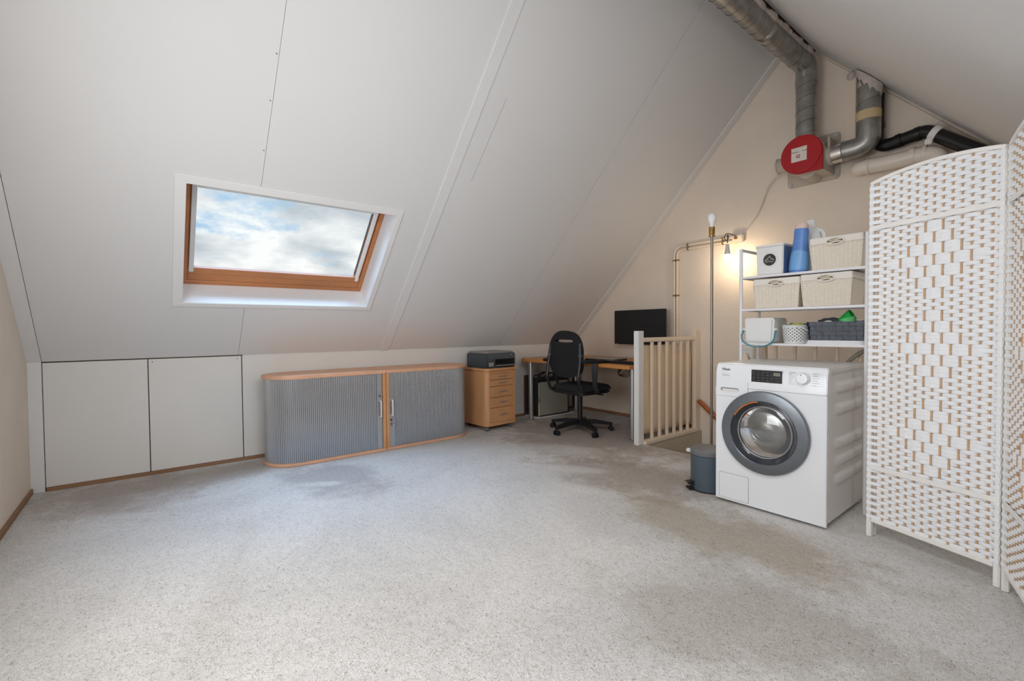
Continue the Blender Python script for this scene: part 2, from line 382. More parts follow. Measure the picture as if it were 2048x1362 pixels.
# ------------------------------------------------------------------ room dimensions
K, XR, ZR, D, Y0 = 0.8728, 2.6968, 3.5987, 4.5428, -0.625
ML = (ZR - K) / XR; CT = 1 / math.sqrt(1 + ML * ML); ST = ML * CT
SL = Matrix(((CT, 0, -ST, 0), (0, 1, 0, 0), (ST, 0, CT, K), (0, 0, 0, 1)))      # slope frame: s up the slope, y, n outwards
SLEN = XR / CT
MR = 1.0602; CR = 1 / math.sqrt(1 + MR * MR); SR_ = MR * CR
XW = 5.40; ZW = ZR - MR * (XW - XR)
SRM = Matrix(((-CR, 0, SR_, XW), (0, -1, 0, 0), (SR_, 0, CR, ZW), (0, 0, 0, 1)))  # right slope: s up, -y, n outwards
RLEN = (XW - XR) / CR
def st(o, label, cat='room'): return tag(o, label, cat, kind='structure')

# ------------------------------------------------------------------ floor with stair opening
HX0, HX1, HY0 = 1.82, 4.2, 3.57
b = B()
b.box(-0.05, HX0, Y0 - 0.1, D + 0.1, -0.22, 0); b.box(HX0, XW + 0.1, Y0 - 0.1, HY0, -0.22, 0); b.box(HX1, XW + 0.1, HY0, D + 0.1, -0.22, 0)
floor = st(b.build('floor', M['carpet'], ang=0), 'worn light grey beige pile carpet covering the attic floor', 'floor')
# stairwell below the opening
b = B(); b.box(HX0 - 0.03, HX0 - 0.001, HY0 - 0.05, D, -2.7, -0.222); b.box(HX0 - 0.02, HX0 + 0.012, HY0, D - 0.001, -0.222, -0.012)
st(b.build('wall_stairwell', M['shade_cream']), 'cream side of the stair opening below the baluster railing', 'wall')
b = B(); b.box(HX0, HX1, HY0 - 0.05, HY0 - 0.02, -2.7, -0.222); b.box(HX1, HX1 + 0.03, HY0 - 0.05, D, -2.7, -0.222); b.box(HX0 - 0.03, HX1 + 0.03, HY0 - 0.05, D, -2.75, -2.7)
st(b.build('wall_stairwell_front', M['shade_cream']), 'lower stairwell walls under the stair opening', 'wall')
stair = thing('staircase', 'wooden staircase going down in the stairwell beside the far wall', 'stairs', (HX1, HY0, -0.2))
for i in range(10):
    x = HX1 - 0.02 - i * 0.215; z = -0.24 - i * 0.2
    if x - 0.26 < HX0: break
    B().box(x - 0.26, x, HY0 + 0.005, D - 0.005, z - 0.04, z, 0.006).build('tread', M['mahogany'], stair, world=True)

# ------------------------------------------------------------------ gables
def gable(name, ya, yb, m, label, z0):
    b = B(); poly = [(-0.03, z0), (XW + 0.03, z0), (XW + 0.03, ZW), (XR, ZR + 0.02), (-0.03, K)]
    b.prism(poly, -yb, -ya, X=RX90)
    return st(b.build(name, m, ang=0), label, 'wall')
gable('wall_back', D, D + 0.08, M['gable'], 'cream textured far gable wall behind desk and washing machine', -2.7)
gable('wall_front', Y0 - 0.08, Y0, M['gable'], 'off-white textured gable wall at the left edge', -0.02)
# knee wall left: backing + boards
b = B(); b.box(-0.10, -0.014, Y0, D, 0, K + 0.05)
kw = st(b.build('wall_left', M['dark_gap'], ang=0), 'low white knee wall of painted boards under the slope', 'wall')
for (ya, yb) in ((-0.552, 0.001), (0.007, 0.609), (0.616, 4.5)):
    B().box(-0.0135, 0.0, ya, yb, 0.026, K - 0.006, 0.0012, 1).build('panel', M['knee'], kw)
B().box(-0.0135, 0.006, Y0, -0.556, 0.0, K + 0.004, 0.002, 1).build('corner_board', M['slope_trim'], kw)
B().box(-0.0135, -0.002, 0.62, D, K - 0.0055, K + 0.003).build('top_strip', M['slope_trim'], kw)
for y, z in ((0.03, 0.845), (0.58, 0.845)):
    B().cyl((-0.002, y, z), (0.0015, y, z), 0.004, 8).build('screw', M['dark_gap'], kw)
b = B(); b.box(-0.0135, 0.012, -0.55, D - 0.002, 0.0, 0.024, 0.002, 1)
st(b.build('baseboard_left', M['brown_strip']), 'thin brown wooden strip along the knee wall foot', 'baseboard')
b = B(); b.box(0.012, HX0 - 0.03, D - 0.014, D, 0, 0.035, 0.002, 1)
st(b.build('baseboard_back', M['brown_strip']), 'thin brown wooden strip along the far wall under the desk', 'baseboard')
b = B(); b.box(0.012, XW, Y0, Y0 + 0.014, 0, 0.035, 0.002, 1)
st(b.build('baseboard_front', M['brown_strip']), 'thin brown wooden strip at the foot of the left gable wall', 'baseboard')
# right knee wall
b = B(); b.box(XW, XW + 0.06, Y0, D, -0.02, ZW + 0.02)
st(b.build('wall_right', M['knee'], ang=0), 'low white knee wall on the right behind the screen', 'wall')

# ------------------------------------------------------------------ left slope (ceiling) with window hole
WS0, WS1, WY0, WY1 = 0.569, 1.504, 0.203, 1.518          # clear opening in slope coordinates
b = B(SL)
dk0, dk1 = 0.0125, 0.23
b.box(-0.25, WS0 - 0.02, Y0, D, dk0, dk1); b.box(WS1 + 0.02, SLEN + 0.1, Y0, D, dk0, dk1)
b.box(WS0 - 0.02, WS1 + 0.02, Y0, WY0 - 0.02, dk0, dk1); b.box(WS0 - 0.02, WS1 + 0.02, WY1 + 0.02, D, dk0, dk1)
ceil = st(b.build('ceiling', M['dark_gap'], ang=0), 'large white sloping ceiling of painted boards with the skylight', 'ceiling')
def slope_panel(parts):
    b = B(SL)
    for (s0, s1, ya, yb) in parts: b.box(s0, s1, ya, yb, 0.0, 0.0124)
    return b.build('panel', M['slope'], ceil, ang=0)
ho = 0.012
slope_panel([(0.003, WS0 - ho, -0.552, 0.5865), (WS1 + ho, SLEN, -0.552, 0.5865), (WS0 - ho, WS1 + ho, -0.552, WY0 - ho)])
slope_panel([(0.003, WS0 - ho, 0.5885, 1.81), (WS1 + ho, SLEN, 0.5885, 1.81), (WS0 - ho, WS1 + ho, WY1 + ho, 1.81)])
slope_panel([(0.003, SLEN, 1.8115, 3.2545)])
slope_panel([(0.003, SLEN, 3.2600, D - 0.002)])
B(SL).box(0.003, SLEN, Y0, -0.5545, -0.006, 0.0124, 0.001, 1).build('edge_board', M['slope_trim'], ceil)
B(SL).box(0.003, SLEN, 4.45, D - 0.001, -0.012, 0.0, 0.002, 1).build('edge_board', M['slope_trim'], ceil)
# slightly skewed cover board over the joint
b = B(SL); tmp = [(0.004, 1.806), (SLEN - 0.05, 1.762), (SLEN - 0.05, 1.846), (0.004, 1.886)]
b.prism(tmp, -0.008, 0.0)
tr = st(b.build('trim_1', M['slope_trim']), 'narrow painted cover board running up the sloping ceiling right of the skylight', 'trim')
B(SL).box(1.9, 2.55, 2.012, 2.0145, -0.0006, 0.0001).build('crack', M['seam'], ceil)
for s_ in (1.8, 2.1, 2.35, 2.62, 2.9, 3.15, 3.4):
    B(SL).cyl((s_, 0.575, -0.0008), (s_, 0.575, 0.0005), 0.0035, 8).build('nail_head', M['dark_gap'], ceil)

# right slope
b = B(SRM)
b.box(-0.15, RLEN - 0.22, -D, -Y0, 0.0, 0.2)
rc = st(b.build('ceiling_right', M['slope'], ang=0), 'white sloping ceiling at the upper right above the screen', 'ceiling')
b = B(SRM); b.box(RLEN - 0.22, RLEN + 0.1, -D, -Y0, 0.10, 0.2)
b.build('ridge_backing', M['dark_gap'], rc, ang=0)
B(SRM).box(RLEN - 0.245, RLEN - 0.225, -D, -Y0, -0.012, 0.0, 0.002, 1).build('ridge_shadow_strip', M['dark_gap'], rc)  # dark strip stands for the shadow line at the board edge
b = B(SRM); b.box(0, RLEN - 0.25, -D + 0.0005, -D + 0.03, -0.018, -0.0005, 0.003, 1)
st(b.build('trim_2', M['lath']), 'thin cream lath where the right slope meets the far wall', 'trim')

# ------------------------------------------------------------------ skylight
win = bpy.data.objects.new('window_1', None); COL.objects.link(win)
st(win, 'pine framed skylight in the left slope with clouds outside', 'window')
CS0, CS1, CY0, CY1 = 0.533, 1.558, 0.144, 1.56
def wp(name, m, *bx, bev=0.002, par=None):
    b = B(SL)
    for q in bx: b.box(*q, bev, 1)
    return b.build(name, m, par or win)
wp('casing', M['white_paint'], (CS0, WS0, CY0, CY1, -0.009, 0.0))
wp('casing', M['white_paint'], (WS1, CS1, CY0, CY1, -0.009, 0.0))
wp('casing', M['white_paint'], (WS0, WS1, CY0, WY0, -0.009, 0.0))
wp('casing', M['white_paint'], (WS0, WS1, WY1, CY1, -0.009, 0.0))
wp('reveal', M['reveal'], (WS0 - 0.014, WS0, WY0 - 0.014, WY1 + 0.014, 0.0, 0.235), bev=0)
wp('reveal', M['reveal'], (WS1, WS1 + 0.014, WY0 - 0.014, WY1 + 0.014, 0.0, 0.235), bev=0)
wp('reveal', M['reveal'], (WS0, WS1, WY0 - 0.014, WY0, 0.0, 0.235), bev=0)
wp('reveal', M['reveal'], (WS0, WS1, WY1, WY1 + 0.014, 0.0, 0.235), bev=0)
f0, f1 = 0.198, 0.30
fo = 0.036
wp('frame', M['pine'], (WS0, WS0 + fo, WY0, WY1, f0, f1), bev=0.004)
wp('frame', M['pine'], (WS1 - fo, WS1, WY0, WY1, f0, f1), bev=0.004)
wp('frame', M['pine'], (WS0 + fo, WS1 - fo, WY0, WY0 + fo, f0, f1), bev=0.004)
wp('frame', M['pine'], (WS0 + fo, WS1 - fo, WY1 - fo, WY1, f0, f1), bev=0.004)
a = fo + 0.0008; gb = 0.152; n0 = f0 + 0.003; n1 = 0.262
sash = wp('sash', M['pine'], (WS0 + a, WS0 + 0.095, WY0 + a, WY1 - a, n0 + 0.002, n1), (WS0 + 0.097, WS0 + gb, WY0 + a, WY1 - a, n0, n0 + 0.03), (WS1 - 0.105, WS1 - a, WY0 + a, WY1 - a, n0, n1),
          (WS0 + 0.099, WS1 - 0.106, WY0 + a, WY0 + 0.07, n0 + 0.012, n1), (WS0 + 0.099, WS1 - 0.106, WY1 - 0.078, WY1 - a, n0 + 0.012, n1), bev=0.003)
B(SL).box(WS0 + 0.06, WS1 - 0.06, WY0 + 0.055, WY1 - 0.06, n1 - 0.004, n1 - 0.001).build('pane', M['glass'], sash)
for y0_, y1_ in ((WY0 + 0.043, WY0 + 0.072), (WY1 - 0.080, WY1 - 0.053)):
    wp('blind_guide', M['white_paint'], (WS0 + 0.118, WS1 - 0.05, y0_, y1_, f0 - 0.004, f0 + 0.014), bev=0.003)
wp('gasket', M['alu_dark'], (WS0 + 0.155, WS1 - 0.12, WY1 - 0.0805, WY1 - 0.0785, n0 + 0.035, n1 - 0.005), bev=0)
wp('blind_cassette', M['white_paint'], (1.385, WS1 - 0.045, WY0 + 0.075, WY1 - 0.083, f0 - 0.006, 0.245), bev=0.006)
wp('blind_bar', M['white_pl'], (1.368, 1.384, WY0 + 0.075, WY1 - 0.083, f0 + 0.002, f0 + 0.014), bev=0.003)

# ------------------------------------------------------------------ tambour cabinets (two, mirrored)
def arcpts(cx, cy_, r, a0, a1, n): return [(cx + r * math.cos(math.radians(a0 + (a1 - a0) * i / n)), cy_ + r * math.sin(math.radians(a0 + (a1 - a0) * i / n))) for i in range(n + 1)]
def tambour(sgn, yj, ye, label):
    # built along y from joint yj to rounded end ye
    L_ = abs(ye - yj); X0, X1 = 0.03, 0.49; R_ = (X1 - X0) / 2
    root = thing('tambour_cabinet', label, 'cabinet', (0.25, yj, 0), 0, 'low silver tambour cabinets')
    FX = T(0, yj, 0) @ Matrix.Diagonal((1, sgn, 1, 1))
    def outline(off):
        ye_ = L_ - R_
        return [(X0, 0.001), (X1 + off, 0.001)] + arcpts(X0 + R_, ye_, R_ + off, 0, 180, 20)
    b = B(FX); b.prism(outline(0.012), 0.688, 0.716, bev=0.004); b.build('top', M['beech_edge'], root, world=True)
    b = B(FX); b.prism(outline(0.008), 0.002, 0.026, bev=0.004); b.build('base', M['beech_edge'], root, world=True)
    b = B(FX); b.prism(outline(-0.03), 0.026, 0.688); b.build('carcass', M['alu_dark'], root, world=True)
    b = B(FX); b.box(X1 - 0.05, X1 + 0.006, 0.001, 0.03, 0.026, 0.688, 0.002, 1); b.build('side_panel', M['beech'], root, world=True)
    # slatted door: path along the front then round the end
    path = [(X1, 0.034 + i * 0.0005) for i in range(1)]
    straight = L_ - R_ - 0.034; arc = PI * R_ * 0.94; tot = straight + arc
    def at(t):
        if t < straight: return Vector((X1, 0.034 + t, 0)), Vector((1, 0, 0))
        a_ = (t - straight) / R_
        return Vector((X0 + R_ + R_ * math.cos(a_), L_ - R_ + R_ * math.sin(a_), 0)), Vector((math.cos(a_), math.sin(a_), 0))
    b = B(FX); lead = 0.05; pitch = 0.0150; t = lead; prof = []
    prof += [(0.0, -0.012), (0.0, 0.0), (lead - 0.003, 0.0), (lead - 0.002, -0.006)]
    while t < tot:
        prof += [(t, -0.006), (t + 0.0015, -0.001), (t + 0.005, 0.001), (t + pitch - 0.006, 0.001), (t + pitch - 0.003, -0.001), (t + pitch - 0.0015, -0.006)]
        t += pitch
    lo = []; hi = []
    for tt, o_ in prof:
        p, nn = at(min(tt, tot)); q = p + nn * (o_ - 0.004)
        lo.append(b.bm.verts.new(FX @ Vector((q.x, q.y, 0.026)))); hi.append(b.bm.verts.new(FX @ Vector((q.x, q.y, 0.688))))
    for i in range(len(lo) - 1): b.bm.faces.new((lo[i], lo[i + 1], hi[i + 1], hi[i]))
    door = b.build('tambour_door', M['alu'], root, ang=50, world=True); door['kind'] = 'stuff'
    hz0, hz1 = (0.30, 0.455)
    b = B(FX); b.tube(fillet([(X1 - 0.006, 0.052, hz0 + 0.01), (X1 + 0.022, 0.052, hz0 + 0.01), (X1 + 0.022, 0.052, hz1 - 0.01), (X1 - 0.006, 0.052, hz1 - 0.01)], 0.008, 4), 0.006, 8)
    b.build('handle', M['white_pl'], root, world=True)
    kz = 0.492 if sgn < 0 else 0.268
    b = B(FX); b.cyl((X1 - 0.006, 0.05, kz), (X1 + 0.008, 0.05, kz), 0.010, 14); lk = b.build('lock', M['dark_grey'], root, world=True)
    b = B(FX); b.box(X1 + 0.008, X1 + 0.026, 0.047, 0.053, kz - 0.009, kz + 0.009, 0.001, 1)
    if sgn > 0: b.tube([(X1 + 0.022, 0.05, kz - 0.006), (X1 + 0.024, 0.056, kz - 0.03)], 0.0015, 6); b.box(X1 + 0.02, X1 + 0.025, 0.05, 0.066, kz - 0.062, kz - 0.03, 0.001, 1)
    b.build('key', M['steel'], lk, world=True)
tambour(-1, 1.648, 0.722, 'left half of the low rounded cabinet with silver slat front and beech top')
tambour(1, 1.650, 2.575, 'right half of the low rounded cabinet with keys hanging, next to drawer unit')

# ------------------------------------------------------------------ drawer unit with printer
RZ = math.radians(4.0)
du = thing('drawer_unit', 'beech five-drawer pedestal on castors beside the tambour cabinet', 'drawer unit', (0.475, 2.735, 0), RZ)
# local: x toward camera(+x = front), y along wall; front at x=0, y 0..0.43, back at x=-0.44
W_, DP = 0.425, 0.46
body = [(-DP, 0.012), (-0.06, 0.012)] + arcpts(-0.055, 0.067, 0.055, -90, 0, 6)[1:] + [(0, W_ - 0.012), (-DP, W_ - 0.012)]
B().prism(body, 0.052, 0.634).build('carcass', M['beech'], du)
top = [(-DP - 0.005, -0.006), (-0.03, -0.006)] + arcpts(-0.03, 0.046, 0.052, -90, 0, 6)[1:] + [(0.022, W_ + 0.005), (-DP - 0.005, W_ + 0.005)]
B().prism(top, 0.634, 0.66, bev=0.004).build('top', M['beech'], du)
zz = [0.605, 0.537, 0.468, 0.352, 0.243, 0.088]
for i in range(5):
    z1, z0 = zz[i] - 0.0025, zz[i + 1] + 0.0025
    dr = B().box(-0.01, 0.006, 0.062, W_ - 0.045, z0, z1, 0.002, 1).build('drawer', M['beech'], du)
    zc = (z0 + z1) / 2 + 0.004
    B().tube(fillet([(0.004, 0.165, zc), (0.024, 0.165, zc), (0.024, 0.275, zc), (0.004, 0.275, zc)], 0.008, 4), 0.004, 8).build('handle', M['steel'], dr)
B().box(-0.006, 0.0015, 0.0598, W_ - 0.0428, 0.0885, 0.6045).build('drawer_gap', M['dark_gap'], du)
for x, y in ((-0.05, 0.05), (-0.05, W_ - 0.05), (-DP + 0.05, 0.05), (-DP + 0.05, W_ - 0.05)):
    c = B(); c.cyl((x, y - 0.016, 0.021), (x, y + 0.016, 0.021), 0.021, 14); c.cyl((x + 0.01, y, 0.03), (x + 0.01, y, 0.052), 0.008, 8)
    c.build('castor', M['rubber'], du)
PRZ = math.radians(0.0)
pn = thing('printer', 'dark inkjet printer with grey lid standing on the drawer unit', 'printer', (0.46, 2.76, 0.6605), RZ)
# local: front at x=0
bodyp = [(0, 0.0), (0.0, 0.022), (0.012, 0.03), (0.012, 0.135), (-0.002, 0.155), (-0.33, 0.155), (-0.345, 0.14), (-0.345, 0.0)]
YZ = Matrix(((1, 0, 0, 0), (0, 0, -1, 0), (0, 1, 0, 0), (0, 0, 0, 1)))
B().prism(bodyp, -0.40, 0.0, X=YZ, bev=0.008).build('body', M['dark_grey'], pn)
B().prism(roundrect(-0.34, -0.002, 0.004, 0.396, 0.03), 0.1552, 0.172, bev=0.006).build('lid', M['grey_lid'], pn)
B().box(0.004, 0.0145, 0.10, 0.375, 0.035, 0.09, 0.004, 1).build('tray_opening', M['screen_black'], pn)
B().box(0.0125, 0.045, 0.11, 0.37, 0.022, 0.03, 0.003, 1).build('output_tray', M['steel'], pn)
B().box(0.0125, 0.03, 0.11, 0.365, 0.088, 0.094, 0.002, 1).build('tray_flap', M['black_pl'], pn)
B().box(0.012, 0.016, 0.02, 0.085, 0.018, 0.062, 0.003, 1).build('card_slot', M['grey_lid'], pn)
B().cyl((0.0118, 0.34, 0.135), (0.0145, 0.34, 0.135), 0.008, 12).build('emblem', M['steel'], pn)

# ------------------------------------------------------------------ desk and what is on / under it
DZ = 0.722
desk = thing('desk', 'wooden corner desk with round silver legs at the far wall', 'desk', (0.95, 3.95, 0))
poly = [(0.17, 3.47), (0.24, 3.455)] + [(0.62, 3.475), (1.0, 3.50), (1.4, 3.485)] + [(1.705, 3.455), (1.72, 3.47), (1.72, 4.48), (0.06, 4.48), (0.06, 3.56)]
B().prism(poly, DZ - 0.035, DZ, bev=0.004).build('desktop', M['desk_wood'], desk, world=True)
for (x, y) in ((0.232, 3.56), (1.645, 3.625), (0.20, 4.36), (1.66, 4.38)):
    lg = B().cyl((x, y, 0.012), (x, y, DZ - 0.035), 0.026, 20).build('leg', M['steel'], desk, world=True)
    B().cyl((x, y, 0.0), (x, y, 0.012), 0.03, 18).build('foot', M['galv'], lg, world=True)
    B().lathe([(0, 0), (0.055, 0), (0.055, 0.006), (0, 0.006)], 20, T(x, y, DZ - 0.0415)).build('mounting_plate', M['black_pl'], lg, world=True)
mo = thing('monitor', 'large black flat monitor on a stand over the desk', 'monitor', (1.16, 4.36, DZ))
B().box(0.815, 1.505, 4.375, 4.41, 0.882, 1.277, 0.006).build('housing', M['black_pl'], mo, world=True)
B().box(0.822, 1.498, 4.3738, 4.376, 0.894, 1.270).build('panel', M['screen_black'], mo, world=True)
B().box(0.84, 0.875, 4.3735, 4.3752, 0.885, 0.889).build('badge', M['ink_grey'], mo, world=True)
B().tube([(1.42, 4.42, 1.02), (1.42, 4.46, 0.95), (1.42, 4.46, DZ + 0.012)], 0.024, 8).box(1.36, 1.48, 4.40, 4.43, 0.96, 1.08, 0.005).build('neck', M['black_pl'], mo, world=True)
B().prism([(1.30, 4.34), (1.56, 4.34), (1.56, 4.475), (1.30, 4.475)], DZ + 0.0005, DZ + 0.013, bev=0.003).build('foot', M['black_pl'], mo, world=True)
lp = thing('laptop', 'closed dark laptop lying on the desk behind the chair', 'laptop', (1.06, 3.93, DZ + 0.0005), math.radians(8))
B().box(-0.19, 0.19, -0.13, 0.13, 0.0, 0.014, 0.004).build('base', M['black_pl'], lp)
B().box(-0.19, 0.19, -0.13, 0.13, 0.015, 0.024, 0.004).build('lid', M['grey_lid'], lp)
kb = thing('keyboard', 'black keyboard near the right end of the desk', 'keyboard', (1.50, 3.66, DZ + 0.0005), math.radians(-3))
B().box(-0.22, 0.22, -0.075, 0.075, 0.0, 0.016, 0.004).build('tray', M['black_pl'], kb)
b = B()
for r_ in range(5):
    for c_ in range(15): b.box(-0.205 + c_ * 0.0275, -0.182 + c_ * 0.0275, -0.062 + r_ * 0.025, -0.042 + r_ * 0.025, 0.016, 0.022)
kk = b.build('keys', M['screen_black'], kb); kk['kind'] = 'stuff'
ms = thing('desk_mat', 'thin black mat on the desk in front of the laptop', 'desk mat', (1.02, 3.66, DZ + 0.0005))
B().prism(roundrect(-0.2, 0.2, -0.12, 0.1, 0.02), 0, 0.004).build('sheet', M['black'], ms)
mu = thing('computer_mouse', 'small dark mouse near the left end of the desk', 'mouse', (0.68, 3.60, DZ + 0.0005))
B().ball((0, 0, 0.012), 0.03, (0.9, 1.6, 0.62)).build('shell', M['black_pl'], mu)
B().cyl((-0.003, -0.025, 0.03), (0.003, -0.025, 0.03), 0.006, 10).build('wheel', M['dark_grey'], mu)
# PC tower under the desk on a white board
pc = thing('computer_tower', 'grey panelled computer tower on a white board under the desk', 'computer', (0.22, 3.92, 0))
B().box(0.03, 0.285, 3.63, 4.25, 0.001, 0.014, 0.002, 1).build('base_board', M['white_pl'], pc, world=True)
B().box(0.07, 0.262, 3.66, 4.17, 0.0145, 0.47, 0.006).build('case', M['black_pl'], pc, world=True)
B().box(0.2605, 0.268, 3.675, 4.14, 0.03, 0.43, 0.004).build('side_panel', M['pc_panel'], pc, world=True)
B().box(0.255, 0.272, 3.652, 3.668, 0.19, 0.425, 0.003).build('bezel_strip', M['chrome'], pc, world=True)
B().box(0.255, 0.272, 3.652, 3.668, 0.02, 0.188, 0.003).build('bezel_strip', M['tape'], pc, world=True)
b = B(); random.seed(3)
for i in range(5):
    pts = [(0.12 + 0.03 * i, 3.7 + 0.05 * i, 0.471)]
    for k_ in range(6): pts.append((0.12 + 0.03 * i + random.uniform(-0.03, 0.06), 3.72 + 0.05 * i + k_ * 0.03 + random.uniform(-0.03, 0.03), 0.49 + random.uniform(0, 0.05)))
    b.tube(fillet(pts, 0.02, 3), 0.007, 6)
cb = tag(b.build('cable_bundle', M['black_pl']), 'tangle of black cables lying on top of the computer tower', 'cables')
b = B()
for i in range(4): b.tube(fillet([(1.26 + 0.01 * i, 4.1, DZ - 0.042), (1.25 + 0.015 * i, 4.02, 0.60 - 0.02 * i), (1.20 - 0.01 * i, 3.98, 0.56), (1.13 + 0.02 * i, 4.05, 0.60 + 0.01 * i), (1.10, 4.12, DZ - 0.042)], 0.05, 4), 0.004, 6)
tag(b.build('cable_loop', M['dark_gap']), 'thin brown cables hanging in a loop under the desk', 'cables')
bd = thing('dark_board', 'narrow dark brown board standing on edge left of the desk leg', 'board', (0.06, 3.55, 0))
B().box(0.0125, 0.0285, 3.635, 3.725, 0.002, 0.50, 0.002, 1).build('board', M['dark_gap'], bd, world=True)

# ------------------------------------------------------------------ office chair
ch = thing('office_chair', 'black swivel office chair with armrests standing at the desk', 'chair', (1.05, 3.53, 0), 0)
base = B().cyl((0, 0, 0.06), (0, 0, 0.13), 0.036, 16, 0.03).build('base', M['black_pl'], ch)
for k_ in range(5):
    a = math.radians(196 + 72 * k_); cx, sy = math.cos(a), math.sin(a)
    B().tube([(cx * 0.02, sy * 0.02, 0.105), (cx * 0.17, sy * 0.17, 0.098), (cx * 0.335, sy * 0.335, 0.072)], 0.03, 4, radii=[0.036, 0.03, 0.022], sq=(0.9, 1.15)).build('star_arm', M['black_pl'], base)
    c = B(); px, py = cx * 0.325, sy * 0.325; tx, ty = -sy, cx
    for s_ in (-1, 1): c.cyl((px + tx * 0.010 * s_, py + ty * 0.010 * s_, 0.026), (px + tx * 0.026 * s_, py + ty * 0.026 * s_, 0.026), 0.026, 14)
    c.cyl((px, py, 0.02), (px, py, 0.07), 0.009, 8); c.build('castor', M['black_pl'], ch)
B().cyl((0, 0, 0.12), (0, 0, 0.41), 0.026, 18).build('gas_column', M['black_pl'], ch)
b = B(); b.prism(roundrect(-0.23, 0.23, -0.20, 0.24, 0.06), 0.405, 0.445, bev=0.012); b.box(-0.10, 0.10, -0.12, 0.12, 0.385, 0.41, 0.01)
b.tube([(0.10, 0.05, 0.40), (0.26, 0.06, 0.40)], 0.007, 8)
b.build('seat_pan', M['black_pl'], ch)
b = B(); t = bmesh.new(); bmesh.ops.create_grid(t, x_segments=14, y_segments=14, size=0.5)
for v in t.verts:
    x, y = v.co.x * 2, v.co.y * 2; f = (1 - x ** 6) * (1 - y ** 6)
    rx = 0.245 * (1 - 0.10 * max(0, abs(y)) ** 4); ry = 0.235 * (1 - 0.1 * abs(x) ** 4)
    v.co = Vector((x * rx, y * ry + 0.03, 0.455 + 0.052 * max(f, 0) ** 0.35 - 0.012 * (1 - x * x) * (1 - y * y) - (0.02 * max(0, y - 0.6))))
r_ = bmesh.ops.extrude_face_region(t, geom=t.faces[:]); 
for v in [e_ for e_ in r_['geom'] if isinstance(e_, bmesh.types.BMVert)]: v.co.z = 0.448
b.merge(t); b.build('seat', M['black'], ch, ang=60)
# backrest: rounded shell with slot, slightly curved; front is +y
def back_shape(n=28):
    out = []
    for i in range(n):
        a = 2 * PI * i / n; c_, s_ = math.cos(a), math.sin(a)
        e_ = 2.6; rx = 0.228 if s_ > 0 else 0.222
        out.append((rx * abs(c_) ** (2 / e_) * (1 if c_ > 0 else -1), (0.25 if s_ > 0 else 0.225) * abs(s_) ** (2 / (2.3 if s_ > 0 else 4.2)) * (1 if s_ > 0 else -1)))
    return out
bs = back_shape(48)
def slot_shape(n=48): return [(0.125 * abs(math.cos(2 * PI * i / n)) ** 0.35 * (1 if math.cos(2 * PI * i / n) > 0 else -1), 0.145 + 0.014 * abs(math.sin(2 * PI * i / n)) ** 0.7 * (1 if math.sin(2 * PI * i / n) > 0 else -1)) for i in range(n)]
ss = slot_shape()
def back_pt(x, z, off): # curved shell
    return (x, -0.235 - 0.03 * z / 0.25 + 0.45 * x * x + off + (0.03 * ((z + 0.1) / 0.25) ** 2), 0.80 + z)
b = B(); loops = []
for off, k_, shr in ((0.0, 0, 0.985), (-0.018, 0, 1.0), (-0.018, 1, 1), (0.0, 1, 1), (0.035, 0, 0.97), (0.035, 1, 1)):
    src = ss if k_ else [(x * shr, z * shr) for x, z in bs]
    loops.append([b.bm.verts.new(back_pt(x, z, off)) for x, z in src])
def bridge(A, C):
    for i in range(len(A)): b.bm.faces.new((A[i], A[(i + 1) % len(A)], C[(i + 1) % len(C)], C[i]))
def ringfill(A, C, off, shr, N=7):
    prev = A
    for j in range(1, N):
        f = j / N; ring = []
        for (x0, z0), (x1, z1) in zip([(x * shr, z * shr) for x, z in bs], ss):
            ring.append(b.bm.verts.new(back_pt(x0 + (x1 - x0) * f, z0 + (z1 - z0) * f, off)))
        bridge(prev, ring); prev = ring
    bridge(prev, C)
ringfill(loops[1], loops[2], -0.018, 1.0); ringfill(loops[4], loops[5], 0.035, 0.97)
bridge(loops[1], loops[4]); bridge(loops[2], loops[5])
for i in (0, 3):
    for v in loops[i]: b.bm.verts.remove(v)
b.build('backrest', M['black'], ch, ang=50)
for s_ in (-1, 1):
    B().tube(fillet([(s_ * 0.20, -0.215, 0.92), (s_ * 0.222, -0.235, 0.74), (s_ * 0.222, -0.265, 0.58), (s_ * 0.225, -0.20, 0.43), (s_ * 0.19, -0.05, 0.42)], 0.07, 5), 0.019, 8, sq=(1.0, 0.8)).build('back_support', M['black_pl'], ch)
    a_ = B(); a_.tube([(s_ * 0.20, 0.03, 0.425), (s_ * 0.262, -0.03, 0.43), (s_ * 0.268, -0.07, 0.50), (s_ * 0.275, -0.085, 0.73)], 0.026, 4, radii=[0.022, 0.024, 0.026, 0.036], sq=(0.6, 1.2))
    ar = a_.build('armrest', M['black_pl'], ch)
    B().prism(roundrect(s_ * 0.275 - 0.042, s_ * 0.275 + 0.042, -0.26, 0.07, 0.035), 0.728, 0.758, bev=0.012).build('arm_pad', M['black'], ar)
B().cyl((0.205, -0.215, 0.80), (0.225, -0.235, 0.80), 0.02, 12).cyl((-0.205, -0.215, 0.80), (-0.225, -0.235, 0.80), 0.02, 12).build('height_knob', M['dark_grey'], ch)

